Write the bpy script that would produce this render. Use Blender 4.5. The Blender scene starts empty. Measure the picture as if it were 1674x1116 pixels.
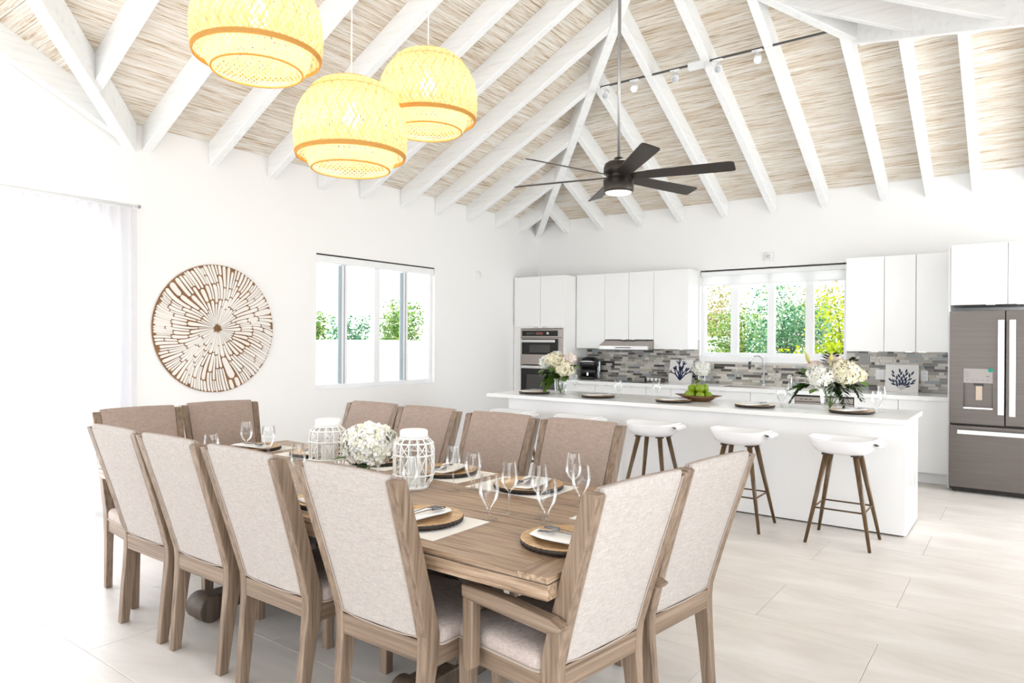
import bpy, math, random
from mathutils import Vector, Matrix
R = random.Random(7)
S = bpy.context.scene
COL = S.collection
PI = math.pi
def lin(c):
    c /= 255.0
    return c/12.92 if c <= 0.04045 else ((c+0.055)/1.055)**2.4
def rgb(r, g, b): return (lin(r), lin(g), lin(b), 1.0)

# ------------------------------------------------------------------ camera
yaw, pit, rol, FPX, CAMZ = math.radians(-36.73), math.radians(-0.05), math.radians(0.36), 1130.0, 1.49
fw = Vector((math.sin(yaw)*math.cos(pit), math.cos(yaw)*math.cos(pit), math.sin(pit)))
r0 = Vector((math.cos(yaw), -math.sin(yaw), 0)); u0 = r0.cross(fw)
rt = r0*math.cos(rol)+u0*math.sin(rol); up = -r0*math.sin(rol)+u0*math.cos(rol)
cam = bpy.data.cameras.new('camera'); co = bpy.data.objects.new('camera', cam); COL.objects.link(co)
cam.sensor_width = 36.0; cam.lens = FPX/1674.0*36.0; cam.clip_start = 0.05; cam.clip_end = 200
co.matrix_world = Matrix(((rt.x, up.x, -fw.x, 0), (rt.y, up.y, -fw.y, 0), (rt.z, up.z, -fw.z, CAMZ), (0, 0, 0, 1)))
S.camera = co
# ------------------------------------------------------------------ sky, daylight with added fill lamps, exposure
W = bpy.data.worlds.new('sky'); S.world = W; W.use_nodes = True
bg = W.node_tree.nodes['Background']; bg.inputs[0].default_value = (0.90, 0.955, 1.0, 1); bg.inputs[1].default_value = 2.6
def area(name, loc, rot, sx, sy, power, col=(1, 1, 1)):
    l = bpy.data.lights.new(name, 'AREA'); l.shape = 'RECTANGLE'; l.size = sx; l.size_y = sy; l.energy = power; l.color = col
    o = bpy.data.objects.new(name, l); COL.objects.link(o); o.location = loc; o.rotation_euler = rot
    return o
area('added_fill_front', (-2.7, -4.3, 1.45), (math.radians(90), 0, 0), 6.6, 2.5, 60, (0.95, 0.975, 1.0))  # lamp added at unseen doors behind the camera to brighten the room
area('added_fill_right', (0.86, -0.2, 1.4), (math.radians(90), 0, math.radians(90)), 5.8, 2.4, 40, (0.95, 0.975, 1.0))  # lamp added at an unseen opening right of the camera, as fill
area('daylight_left_doors', (-6.30, 0.9, 1.3), (math.radians(90), 0, math.radians(-90)), 3.4, 2.3, 110, (0.95, 0.975, 1.0))
area('added_fill_wing', (2.85, 6.9, 1.4), (math.radians(66), 0, math.radians(90)), 3.6, 2.3, 125, (0.95, 0.975, 1.0))  # fill lamp added in the unseen wing to brighten the kitchen
S.view_settings.view_transform = 'Standard'; S.view_settings.look = 'None'
S.view_settings.gamma = 1.0; S.view_settings.use_curve_mapping = False
S.view_settings.exposure = 0.46
S.cycles.max_bounces = 12; S.cycles.transparent_max_bounces = 24
S.cycles.use_denoising = True

# ------------------------------------------------------------------ materials
def newmat(name):
    m = bpy.data.materials.new(name); m.use_nodes = True
    nt = m.node_tree; p = nt.nodes['Principled BSDF']
    return m, nt, p
def M(name, col, rough=0.5, metal=0.0, spec=0.5):
    m, nt, p = newmat(name)
    p.inputs['Base Color'].default_value = col; p.inputs['Roughness'].default_value = rough
    p.inputs['Metallic'].default_value = metal; p.inputs['Specular IOR Level'].default_value = spec
    return m
def ramp(nt, stops, interp='LINEAR'):
    n = nt.nodes.new('ShaderNodeValToRGB'); n.color_ramp.interpolation = interp
    e = n.color_ramp.elements
    while len(e) < len(stops): e.new(0.5)
    for k, (p, c) in enumerate(stops): e[k].position = p; e[k].color = c
    return n
def coords(nt, scale, vary=True):
    tc = nt.nodes.new('ShaderNodeTexCoord'); mp = nt.nodes.new('ShaderNodeMapping')
    mp.inputs['Scale'].default_value = scale
    if vary:
        oi = nt.nodes.new('ShaderNodeObjectInfo'); ml = nt.nodes.new('ShaderNodeMath'); ml.operation = 'MULTIPLY'; ml.inputs[1].default_value = 37.0
        ad = nt.nodes.new('ShaderNodeVectorMath'); ad.operation = 'ADD'
        nt.links.new(oi.outputs['Random'], ml.inputs[0]); nt.links.new(tc.outputs['Object'], ad.inputs[0]); nt.links.new(ml.outputs[0], ad.inputs[1])
        nt.links.new(ad.outputs[0], mp.inputs['Vector'])
    else:
        nt.links.new(tc.outputs['Object'], mp.inputs['Vector'])
    return mp.outputs['Vector']
def noise(nt, vec, scale=1.0, detail=6.0, rough=0.6, dist=0.0):
    n = nt.nodes.new('ShaderNodeTexNoise'); n.inputs['Scale'].default_value = scale; n.inputs['Detail'].default_value = detail
    n.inputs['Roughness'].default_value = rough; n.inputs['Distortion'].default_value = dist
    nt.links.new(vec, n.inputs['Vector']); return n.outputs['Fac']
def bump(nt, p, fac, strength=0.2, dist=0.002):
    b = nt.nodes.new('ShaderNodeBump'); b.inputs['Strength'].default_value = strength; b.inputs['Distance'].default_value = dist
    nt.links.new(fac, b.inputs['Height']); nt.links.new(b.outputs[0], p.inputs['Normal'])
def mixc(nt, f, a, b, mode='MIX'):
    n = nt.nodes.new('ShaderNodeMix'); n.data_type = 'RGBA'; n.blend_type = mode
    for s, v in ((0, f), (6, a), (7, b)):
        if isinstance(v, (int, float, tuple)): n.inputs[s].default_value = v
        else: nt.links.new(v, n.inputs[s])
    return n.outputs[2]
def wood(name, axis, stops, across=45.0, along=2.2, rough=0.55, bmp=0.25, dist=0.35):
    m, nt, p = newmat(name)
    sc = [across]*3; sc[axis] = along
    v = coords(nt, tuple(sc)); f = noise(nt, v, 1.0, 7, 0.65, dist)
    sc2 = [9.0]*3; sc2[axis] = 1.3
    f2 = noise(nt, coords(nt, tuple(sc2)), 1.0, 3, 0.5)
    r = ramp(nt, stops); nt.links.new(f, r.inputs[0])
    r2 = ramp(nt, [(0.3, (0.80, 0.78, 0.76, 1)), (0.7, (1.08, 1.06, 1.04, 1))]); nt.links.new(f2, r2.inputs[0])
    nt.links.new(mixc(nt, 1.0, r.outputs[0], r2.outputs[0], 'MULTIPLY'), p.inputs['Base Color'])
    p.inputs['Roughness'].default_value = rough; bump(nt, p, f, bmp, 0.002)
    return m
def fabric(name, a, b, rough=0.9):
    m, nt, p = newmat(name)
    f1 = noise(nt, coords(nt, (420, 420, 26)), 1.0, 2, 0.5); f2 = noise(nt, coords(nt, (26, 60, 420)), 1.0, 2, 0.5)
    f3 = noise(nt, coords(nt, (60, 60, 60)), 1.0, 3, 0.6)
    r1 = ramp(nt, [(0.3, a), (0.7, b)]); nt.links.new(f1, r1.inputs[0])
    r2 = ramp(nt, [(0.3, a), (0.7, b)]); nt.links.new(f2, r2.inputs[0])
    mm = mixc(nt, 0.5, r1.outputs[0], r2.outputs[0])
    r3 = ramp(nt, [(0.35, (0.94, 0.93, 0.93, 1)), (0.65, (1.03, 1.03, 1.03, 1))]); nt.links.new(f3, r3.inputs[0])
    nt.links.new(mixc(nt, 1.0, mm, r3.outputs[0], 'MULTIPLY'), p.inputs['Base Color'])
    p.inputs['Roughness'].default_value = rough; p.inputs['Specular IOR Level'].default_value = 0.15
    bump(nt, p, f1, 0.15, 0.001)
    return m
def thin_glass(name, tint=(0.955, 0.965, 0.968, 1), edge=(0.50, 0.52, 0.54, 1), refl=1.0, blend=0.3, maxr=0.6, base=0.045):
    m = bpy.data.materials.new(name); m.use_nodes = True; nt = m.node_tree; nt.nodes.clear()
    o = nt.nodes.new('ShaderNodeOutputMaterial'); t = nt.nodes.new('ShaderNodeBsdfTransparent'); g = nt.nodes.new('ShaderNodeBsdfGlossy')
    g.inputs['Roughness'].default_value = 0.03; g.inputs['Color'].default_value = (refl, refl, refl, 1)
    lw = nt.nodes.new('ShaderNodeLayerWeight'); lw.inputs['Blend'].default_value = blend
    r = ramp(nt, [(0.0, tint), (0.82, tint), (1.0, edge)]); nt.links.new(lw.outputs['Facing'], r.inputs[0]); nt.links.new(r.outputs[0], t.inputs['Color'])
    mp = nt.nodes.new('ShaderNodeMath'); mp.operation = 'MULTIPLY_ADD'; mp.inputs[1].default_value = maxr; mp.inputs[2].default_value = base; mp.use_clamp = True
    nt.links.new(lw.outputs['Fresnel'], mp.inputs[0])
    mx = nt.nodes.new('ShaderNodeMixShader'); nt.links.new(mp.outputs[0], mx.inputs[0]); nt.links.new(t.outputs[0], mx.inputs[1]); nt.links.new(g.outputs[0], mx.inputs[2])
    nt.links.new(mx.outputs[0], o.inputs[0]); return m
def translucent(name, col, tr=0.5, clear=0.0):
    m = bpy.data.materials.new(name); m.use_nodes = True; nt = m.node_tree; nt.nodes.clear()
    o = nt.nodes.new('ShaderNodeOutputMaterial'); d = nt.nodes.new('ShaderNodeBsdfDiffuse'); t = nt.nodes.new('ShaderNodeBsdfTranslucent')
    d.inputs[0].default_value = col; t.inputs[0].default_value = col
    a = nt.nodes.new('ShaderNodeMixShader'); a.inputs[0].default_value = tr; nt.links.new(d.outputs[0], a.inputs[1]); nt.links.new(t.outputs[0], a.inputs[2])
    if clear > 0:
        c = nt.nodes.new('ShaderNodeBsdfTransparent'); b = nt.nodes.new('ShaderNodeMixShader'); b.inputs[0].default_value = clear
        nt.links.new(a.outputs[0], b.inputs[1]); nt.links.new(c.outputs[0], b.inputs[2]); nt.links.new(b.outputs[0], o.inputs[0])
    else: nt.links.new(a.outputs[0], o.inputs[0])
    return m
def glow(name, col, strength):
    m, nt, p = newmat(name); p.inputs['Base Color'].default_value = col
    p.inputs['Emission Color'].default_value = col; p.inputs['Emission Strength'].default_value = strength; return m

wall_m = M('wall_paint', rgb(249, 248, 247), 0.85, 0, 0.2)
trim_m = M('white_frame', rgb(246, 247, 248), 0.4)
lacq = M('white_lacquer', rgb(249, 249, 249), 0.28)
lacq_in = M('cabinet_side', rgb(245, 244, 242), 0.4)
shadow_m = M('dark_gap', rgb(60, 56, 52), 0.7)
quartz = M('white_quartz', rgb(250, 250, 249), 0.16)
def whitewash(name, sc):
    m, nt, p = newmat(name)
    f = noise(nt, coords(nt, sc), 1.0, 9, 0.72, 0.25)
    big = noise(nt, coords(nt, tuple(0.12*s for s in sc)), 1.0, 3, 0.5)
    r = ramp(nt, [(0.27, rgb(138, 108, 82)), (0.38, rgb(194, 170, 142)), (0.46, rgb(226, 214, 197)), (0.53, rgb(240, 235, 226)), (0.70, rgb(248, 246, 243))])
    nt.links.new(f, r.inputs[0])
    r2 = ramp(nt, [(0.34, (0.88, 0.83, 0.77, 1)), (0.58, (1.0, 1.0, 1.0, 1))]); nt.links.new(big, r2.inputs[0])
    nt.links.new(mixc(nt, 1.0, r.outputs[0], r2.outputs[0], 'MULTIPLY'), p.inputs['Base Color'])
    p.inputs['Roughness'].default_value = 0.75; bump(nt, p, f, 0.5, 0.006); return m
deck_x = whitewash('whitewashed_plank_along_x', (2.6, 62, 62))
deck_y = whitewash('whitewashed_plank_along_y', (62, 2.6, 62))
def beamw(name, sc):
    m, nt, p = newmat(name); f = noise(nt, coords(nt, sc), 1.0, 6, 0.6, 0.3)
    r = ramp(nt, [(0.25, rgb(232, 233, 233)), (0.42, rgb(246, 247, 247)), (0.6, rgb(251, 252, 252))]); nt.links.new(f, r.inputs[0])
    nt.links.new(r.outputs[0], p.inputs['Base Color']); p.inputs['Roughness'].default_value = 0.6; bump(nt, p, f, 0.25, 0.003); return m
raft_x = beamw('white_rafter_along_x', (2.2, 60, 30)); raft_y = beamw('white_rafter_along_y', (60, 2.2, 30)); raft_d = beamw('white_beam_diagonal', (14, 14, 14))
def floorm():
    m, nt, p = newmat('limestone_tile')
    f = noise(nt, coords(nt, (1.3, 4.0, 1.0), False), 1.0, 7, 0.6, 0.8)
    r = ramp(nt, [(0.3, rgb(203, 196, 189)), (0.5, rgb(215, 209, 203)), (0.68, rgb(224, 220, 215))]); nt.links.new(f, r.inputs[0])
    oi = nt.nodes.new('ShaderNodeObjectInfo'); r2 = ramp(nt, [(0, (0.99, 0.99, 0.99, 1)), (1, (1.01, 1.01, 1.01, 1))]); nt.links.new(oi.outputs['Random'], r2.inputs[0])
    nt.links.new(mixc(nt, 1.0, r.outputs[0], r2.outputs[0], 'MULTIPLY'), p.inputs['Base Color'])
    p.inputs['Roughness'].default_value = 0.38; p.inputs['Specular IOR Level'].default_value = 0.35; return m
tile_m = floorm(); grout_m = M('pale_grout', rgb(214, 209, 203), 0.9)
chs = [(0.30, rgb(92, 75, 60)), (0.44, rgb(122, 103, 86)), (0.56, rgb(139, 119, 101)), (0.72, rgb(156, 137, 120))]
ch_x, ch_y, ch_z = (wood('weathered_oak_'+a, k, chs, 70, 1.3, 0.5, 0.2, 0.15) for k, a in enumerate('xyz'))
tbs = [(0.30, rgb(84, 64, 48)), (0.40, rgb(142, 117, 94)), (0.50, rgb(168, 143, 119)), (0.66, rgb(192, 170, 147))]
tb_x = wood('table_oak_x', 0, tbs, 75, 3.0, 0.36); tb_y = wood('table_oak_y', 1, tbs, 75, 3.0, 0.36)
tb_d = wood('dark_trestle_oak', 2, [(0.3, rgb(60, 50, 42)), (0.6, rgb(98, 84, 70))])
linen = fabric('pale_linen', rgb(163, 154, 147), rgb(193, 186, 181))
taupe = fabric('taupe_linen', rgb(144, 127, 117), rgb(180, 164, 154))
seatf = fabric('seat_linen', rgb(160, 146, 138), rgb(200, 186, 179))
pipe_m = M('piping_cloth', rgb(168, 154, 143), 0.9, 0, 0.1)
glass = thin_glass('clear_glass'); pane_m = thin_glass('window_pane', (0.985, 0.99, 0.99, 1), (0.85, 0.9, 0.9, 1), 0.8, 0.2, 0.35, 0.0)
sheer = translucent('sheer_voile', rgb(246, 246, 250), 0.5, 0.35)
steel = M('brushed_steel', rgb(176, 168, 162), 0.32, 0.95)
def fridgesteel():
    m, nt, p = newmat('brushed_fridge_steel'); f = noise(nt, coords(nt, (2, 2, 90)), 1.0, 2, 0.5)
    r = ramp(nt, [(0.3, rgb(101, 94, 90)), (0.7, rgb(107, 100, 96))]); nt.links.new(f, r.inputs[0]); nt.links.new(r.outputs[0], p.inputs['Base Color'])
    p.inputs['Metallic'].default_value = 0.85; p.inputs['Roughness'].default_value = 0.34; return m
fsteel = fridgesteel()
handle_m = M('satin_handle', rgb(226, 226, 226), 0.25, 0.6)
chrome = M('chrome', rgb(225, 228, 232), 0.08, 1.0)
flat_m = M('flatware_steel', rgb(150, 152, 158), 0.2, 1.0)
blackg = M('black_glass', rgb(14, 13, 12), 0.08); blackp = M('black_plastic', rgb(16, 16, 17), 0.25)
greyg = M('oven_window', rgb(70, 68, 66), 0.12)
bronze = M('bronze_fan', rgb(64, 58, 54), 0.4, 0.5); rodm = M('fan_rod', rgb(176, 176, 176), 0.3, 0.7)
stoolw = M('white_shell', rgb(244, 244, 246), 0.22)
def brownleg_m():
    m, nt, p = newmat('brown_metal_wood_print'); f = noise(nt, coords(nt, (70, 70, 3)), 1.0, 5, 0.6)
    r = ramp(nt, [(0.3, rgb(64, 46, 26)), (0.7, rgb(112, 84, 50))]); nt.links.new(f, r.inputs[0]); nt.links.new(r.outputs[0], p.inputs['Base Color'])
    p.inputs['Roughness'].default_value = 0.3; return m
legm = brownleg_m(); legx = M('brown_stretcher', rgb(88, 66, 38), 0.3)
white_m = M('white_cotton', rgb(246, 245, 243), 0.85, 0, 0.1); mat_m = M('white_woven_mat', rgb(242, 241, 238), 0.8, 0, 0.1)
def goldm():
    m, nt, p = newmat('antique_gold'); f = noise(nt, coords(nt, (30, 30, 30)), 1.0, 5, 0.6)
    r = ramp(nt, [(0.3, rgb(176, 136, 92)), (0.6, rgb(214, 182, 138)), (0.8, rgb(230, 206, 172))]); nt.links.new(f, r.inputs[0]); nt.links.new(r.outputs[0], p.inputs['Base Color'])
    p.inputs['Metallic'].default_value = 0.35; p.inputs['Roughness'].default_value = 0.4; return m
gold = goldm()
rim_shade = M('charger_underside_shade', rgb(42, 32, 26), 0.5)  # dark colour paints the shade below the charger rim
def petalm(name, a, b, c):
    m, nt, p = newmat(name); g = nt.nodes.new('ShaderNodeNewGeometry'); r = ramp(nt, [(0, a), (.5, b), (1, c)])
    nt.links.new(g.outputs['Random Per Island'], r.inputs[0]); nt.links.new(r.outputs[0], p.inputs['Base Color']); p.inputs['Roughness'].default_value = .7; p.inputs['Specular IOR Level'].default_value = .2; return m
petal = petalm('white_petal', rgb(250, 250, 246), rgb(252, 251, 248), rgb(232, 234, 208)); petal2 = petalm('ivory_petal', rgb(248, 243, 216), rgb(250, 246, 228), rgb(236, 222, 168)); petal3 = petalm('blush_petal', rgb(246, 228, 218), rgb(250, 243, 236), rgb(238, 214, 204))
leafg = M('leaf_green', rgb(84, 118, 36), 0.45); leafd = M('fern_green', rgb(38, 60, 28), 0.5); leafy = M('lily_bud', rgb(206, 198, 104), 0.5); stemg = M('stem_green', rgb(110, 140, 70), 0.5)
bamboo = translucent('bamboo_strip', rgb(241, 216, 168), 0.5); bamboo_d = translucent('bamboo_band', rgb(226, 178, 104), 0.35)
bulbm = glow('lamp_bulb', (1.0, 0.93, 0.78, 1), 30.0); fanl = glow('fan_diffuser', (1.0, 0.9, 0.72, 1), 2.2); spotl = glow('spot_lens', (1.0, 0.9, 0.72, 1), 12.0)
cordm = M('white_cord', rgb(245, 245, 245), 0.6)
artb = wood('carved_brown_board', 1, [(0.3, rgb(112, 76, 42)), (0.6, rgb(150, 106, 62)), (0.8, rgb(170, 126, 82))]); artw = M('whitewashed_carving', rgb(242, 236, 229), 0.7)
navy = M('navy_paint', rgb(26, 40, 84), 0.7); canvas_m = M('white_canvas', rgb(246, 243, 240), 0.8)
navy2 = M('slate_blue_paint', rgb(52, 66, 92), 0.7)
applem = M('green_apple', rgb(132, 160, 24), 0.3); bowlw = wood('bowl_wood', 0, [(0.3, rgb(82, 54, 30)), (0.7, rgb(132, 96, 58))])
lanternw = M('white_bamboo', rgb(246, 246, 244), 0.5); candlem = M('white_wax', rgb(245, 243, 238), 0.5)
rackw = M('dark_rack', rgb(62, 46, 38), 0.5)
plate_p = M('wall_plate', rgb(240, 240, 240), 0.35); lensm = M('sensor_lens', rgb(206, 208, 214), 0.3)
gardenw = M('white_stucco', rgb(240, 240, 238), 0.9); groundm = M('pale_patio', rgb(225, 222, 214), 0.9)
blindm = translucent('blind_cloth', rgb(248, 248, 248), 0.5)
alu = M('dark_gasket', rgb(128, 140, 145), 0.4)
def foliage(name, a, b, c):
    m = bpy.data.materials.new(name); m.use_nodes = True; nt = m.node_tree; nt.nodes.clear()
    o = nt.nodes.new('ShaderNodeOutputMaterial'); d = nt.nodes.new('ShaderNodeBsdfDiffuse'); t = nt.nodes.new('ShaderNodeBsdfTranslucent')
    g = nt.nodes.new('ShaderNodeNewGeometry'); r = ramp(nt, [(0, a), (0.5, b), (1, c)]); nt.links.new(g.outputs['Random Per Island'], r.inputs[0])
    nt.links.new(r.outputs[0], d.inputs[0]); nt.links.new(r.outputs[0], t.inputs[0])
    mx = nt.nodes.new('ShaderNodeMixShader'); mx.inputs[0].default_value = 0.5
    nt.links.new(d.outputs[0], mx.inputs[1]); nt.links.new(t.outputs[0], mx.inputs[2]); nt.links.new(mx.outputs[0], o.inputs[0]); return m
fol = [foliage('leaves_mid', rgb(60, 100, 40), rgb(120, 160, 80), rgb(180, 190, 110)), foliage('leaves_yellow', rgb(90, 120, 20), rgb(170, 190, 20), rgb(210, 205, 50)),
       foliage('leaves_cool', rgb(50, 100, 70), rgb(100, 150, 110), rgb(160, 190, 150)), foliage('leaves_dry', rgb(110, 120, 70), rgb(190, 170, 120), rgb(170, 190, 130))]
bark = M('bark', rgb(120, 104, 84), 0.9)
mos_stops = [(0.0, rgb(206, 200, 190)), (0.16, rgb(176, 170, 162)), (0.30, rgb(220, 214, 204)), (0.44, rgb(150, 146, 140)), (0.56, rgb(196, 188, 174)), (0.68, rgb(120, 116, 110)), (0.78, rgb(84, 78, 72)), (0.86, rgb(168, 172, 174)), (0.93, rgb(62, 58, 56))]
def mosaic(name, island):
    m, nt, p = newmat(name)
    if island: n = nt.nodes.new('ShaderNodeNewGeometry'); out = n.outputs['Random Per Island']
    else: n = nt.nodes.new('ShaderNodeObjectInfo'); out = n.outputs['Random']
    r = ramp(nt, mos_stops, 'CONSTANT'); nt.links.new(out, r.inputs[0])
    f = noise(nt, coords(nt, (8, 8, 60)), 1.0, 4, 0.6); r2 = ramp(nt, [(0.3, (0.86, 0.86, 0.86, 1)), (0.7, (1.08, 1.08, 1.08, 1))]); nt.links.new(f, r2.inputs[0])
    nt.links.new(mixc(nt, 1.0, r.outputs[0], r2.outputs[0], 'MULTIPLY'), p.inputs['Base Color']); p.inputs['Roughness'].default_value = 0.22; return m
mos_o = mosaic('mosaic_stone_glass', False); mos_i = mosaic('mosaic_stone_glass_small', True)

# ------------------------------------------------------------------ mesh helpers
class MB:
    def __init__(s): s.v = []; s.f = []; s.sm = []
    def add(s, vs, fs, smooth=False):
        o = len(s.v); s.v += [tuple(x) for x in vs]; s.f += [tuple(i+o for i in f) for f in fs]; s.sm += [smooth]*len(fs); return s
    def box(s, x0, x1, y0, y1, z0, z1):
        return s.add([(x0, y0, z0), (x1, y0, z0), (x1, y1, z0), (x0, y1, z0), (x0, y0, z1), (x1, y0, z1), (x1, y1, z1), (x0, y1, z1)],
                     [(0, 3, 2, 1), (4, 5, 6, 7), (0, 1, 5, 4), (1, 2, 6, 5), (2, 3, 7, 6), (3, 0, 4, 7)])
    def hexa(s, b, t):
        return s.add(list(b)+list(t), [(0, 3, 2, 1), (4, 5, 6, 7), (0, 1, 5, 4), (1, 2, 6, 5), (2, 3, 7, 6), (3, 0, 4, 7)])
    def prism(s, poly, off, smooth=False):
        n = len(poly); off = Vector(off); a = [Vector(p) for p in poly]; b = [p+off for p in a]
        return s.add(a+b, [tuple(range(n-1, -1, -1)), tuple(range(n, 2*n))]+[(i, (i+1) % n, n+(i+1) % n, n+i) for i in range(n)], smooth)
    def loft(s, rings, cap=True, smooth=True, closed=True):
        n = len(rings[0]); vs = [p for r in rings for p in r]; fs = []
        for k in range(len(rings)-1):
            for i in range(n if closed else n-1):
                j = (i+1) % n; fs.append((k*n+i, k*n+j, (k+1)*n+j, (k+1)*n+i))
        if cap: fs += [tuple(range(n-1, -1, -1)), tuple(range((len(rings)-1)*n, len(rings)*n))]
        return s.add(vs, fs, smooth)
    def lathe(s, prof, n=24, c=(0, 0, 0), rf=None, smooth=True, cap=False):
        rings = []
        for r, z in prof:
            rings.append([(c[0]+(r*(rf(2*PI*i/n, r) if rf else 1))*math.cos(2*PI*i/n), c[1]+(r*(rf(2*PI*i/n, r) if rf else 1))*math.sin(2*PI*i/n), c[2]+z) for i in range(n)])
        return s.loft(rings, cap, smooth)
    def cyl(s, p0, p1, r0, r1=None, n=12, smooth=True):
        return s.tube([p0, p1], [r0, r0 if r1 is None else r1], n, smooth)
    def tube(s, pts, r, n=8, smooth=True, closed=False, ratio=1.0):
        pts = [Vector(p) for p in pts]; m = len(pts); rs = r if isinstance(r, (list, tuple)) else [r]*m
        rings = []; prev = None
        for k in range(m):
            if closed: d = pts[(k+1) % m]-pts[k-1]
            else: d = pts[min(k+1, m-1)]-pts[max(k-1, 0)]
            d.normalize()
            if prev is None:
                a = Vector((0, 0, 1)) if abs(d.z) < 0.9 else Vector((1, 0, 0)); a = (a-d*a.dot(d)).normalized()
            else: a = (prev-d*prev.dot(d)).normalized()
            prev = a; b = d.cross(a)
            rings.append([pts[k]+(a*math.cos(2*PI*i/n)*ratio+b*math.sin(2*PI*i/n))*rs[k] for i in range(n)])
        if closed: rings.append(rings[0]); return s.loft(rings, False, smooth)
        return s.loft(rings, True, smooth)
    def build(s, name, mat, parent=None, bev=0.0, seg=2, loc=None, kind=None):
        me = bpy.data.meshes.new(name); me.from_pydata(s.v, [], s.f); me.update()
        if any(s.sm): me.polygons.foreach_set('use_smooth', s.sm)
        me.materials.append(mat); o = bpy.data.objects.new(name, me); COL.objects.link(o)
        if parent: o.parent = parent
        if loc: o.location = loc
        if bev > 0:
            b = o.modifiers.new('bevel', 'BEVEL'); b.width = bev; b.segments = seg; b.limit_method = 'ANGLE'; b.angle_limit = math.radians(40)
        if kind: o['kind'] = kind
        return o
def tag(o, label=None, cat=None, group=None, kind=None):
    if label: o['label'] = label
    if cat: o['category'] = cat
    if group: o['group'] = group
    if kind: o['kind'] = kind
    return o
def thing(name, label, cat, loc=(0, 0, 0), rz=0.0, group=None, kind=None):
    o = bpy.data.objects.new(name, None); COL.objects.link(o); o.location = loc; o.rotation_euler = (0, 0, rz); o.empty_display_size = 0.1
    return tag(o, label, cat, group, kind)
def dup(root, loc, rz, label=None, group=None):
    r = root.copy(); COL.objects.link(r); r.location = loc; r.rotation_euler = (0, 0, rz)
    if label: r['label'] = label
    if group: r['group'] = group
    for ch in list(root.children):
        c = ch.copy(); COL.objects.link(c); c.parent = r
        for g in list(ch.children):
            d = g.copy(); COL.objects.link(d); d.parent = c
    return r
def bx(*a): return MB().box(*a)
def rrect(x0, x1, y0, y1, r, z, n=3, x0b=None, x1b=None):
    pts = []
    for cx, cy, a0 in ((x1-r, y1-r, 0), (x0+r, y1-r, 90), (x0+r, y0+r, 180), (x1-r, y0+r, 270)):
        for k in range(n+1):
            a = math.radians(a0+90*k/n); pts.append((cx+r*math.cos(a), cy+r*math.sin(a), z))
    return pts

# ------------------------------------------------------------------ the setting
XW, YW, XE, YS, ZP, K = -6.337, 9.17, 0.944, -4.5, 3.385, 0.5
YV, YG = 2.86, -0.5          # west cross gable: eave line and ridge
WR, WS, XX = 6.97, 4.77, 3.0   # wing ridge, wing south wall, wing east wall
XR = (XW+XE)/2; YA = YW-(XE-XW)/2
fl = tag(bx(XW-0.2, XX+0.2, YS-0.2, YW+0.2, -0.15, -0.012).build('floor', grout_m), kind='structure')
tl = bx(-0.599, 0.599, -0.299, 0.299, -0.014, 0.0).build('tile', tile_m, fl, 0.0015, 1)
first = True
y = 2.03-0.3-0.6*11
row = 0
while y < YW:
    x = XW+0.35-(0.6 if row % 2 else 0)
    while x < XX+0.5:
        if not (x > XE+0.8 and y < WS-0.4):
            o = tl if first else tl.copy()
            if not first: COL.objects.link(o)
            first = False
            o.location = (x, y, 0)
        x += 1.2
    y += 0.6; row += 1
ground = tag(bx(-40, 40, -40, 45, -0.4, -0.2).build('ground', groundm), kind='structure')

def wall(name, mb): return tag(mb.build(name, wall_m), kind='structure')
WL = MB(); xa, xb = XW-0.2, XW; T = ZP
WL.box(xa, xb, 6.765, YW+0.2, -0.1, T); WL.box(xa, xb, 4.85, 6.765, -0.1, 0.92); WL.box(xa, xb, 4.85, 6.765, 2.455, T)
WL.box(xa, xb, 2.70, 4.85, -0.1, T); WL.box(xa, xb, -1.2, 2.70, 2.44, T); WL.box(xa, xb, YS-0.2, -1.2, -0.1, T)
WL.prism([(xa, YV, T), (xa, YG, T+(YV-YG)*K), (xa, 2*YG-YV, T)], (0.2, 0, 0))
wall('wall_left', WL)
WB = MB(); ya, yb = YW, YW+0.2
WB.box(XW-0.2, -3.62, ya, yb, -0.1, T+.1); WB.box(-3.62, -1.765, ya, yb, -0.1, 1.225); WB.box(-3.62, -1.765, ya, yb, 2.47, T+.1); WB.box(-1.765, XX+.2, ya, yb, -0.1, T+.1)
wall('wall_back', WB)
WF = MB(); WF.box(XW-.2, -6.0, YS-.2, YS, -0.1, T); WF.box(.6, XE+.2, YS-.2, YS, -0.1, T); WF.box(-6.0, .6, YS-.2, YS, 2.7, T)
WF.prism([(XW, YS-.2, T), (XE, YS-.2, T), (XR, YS-.2, T+(XE-XW)/2*K)], (0, .2, 0)); wall('wall_front', WF)
WRt = MB(); WRt.box(XE, XE+.2, YS-.2, -3.1, -0.1, T); WRt.box(XE, XE+.2, -3.1, 2.7, 2.6, T); WRt.box(XE, XE+.2, 2.7, WS, -0.1, T); WRt.box(XE+.2, XX+.2, WS-.2, WS, -.1, T)
WRt.box(XX, XX+.2, WS, 5.1, -.1, T); WRt.box(XX, XX+.2, 5.1, 8.7, 2.5, T); WRt.box(XX, XX+.2, 8.7, YW, -.1, T)
WRt.prism([(XX, WS, T), (XX, YW, T), (XX, WR, T+(YW-WS)/2*K)], (.2, 0, 0)); wall('wall_right', WRt)

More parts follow.
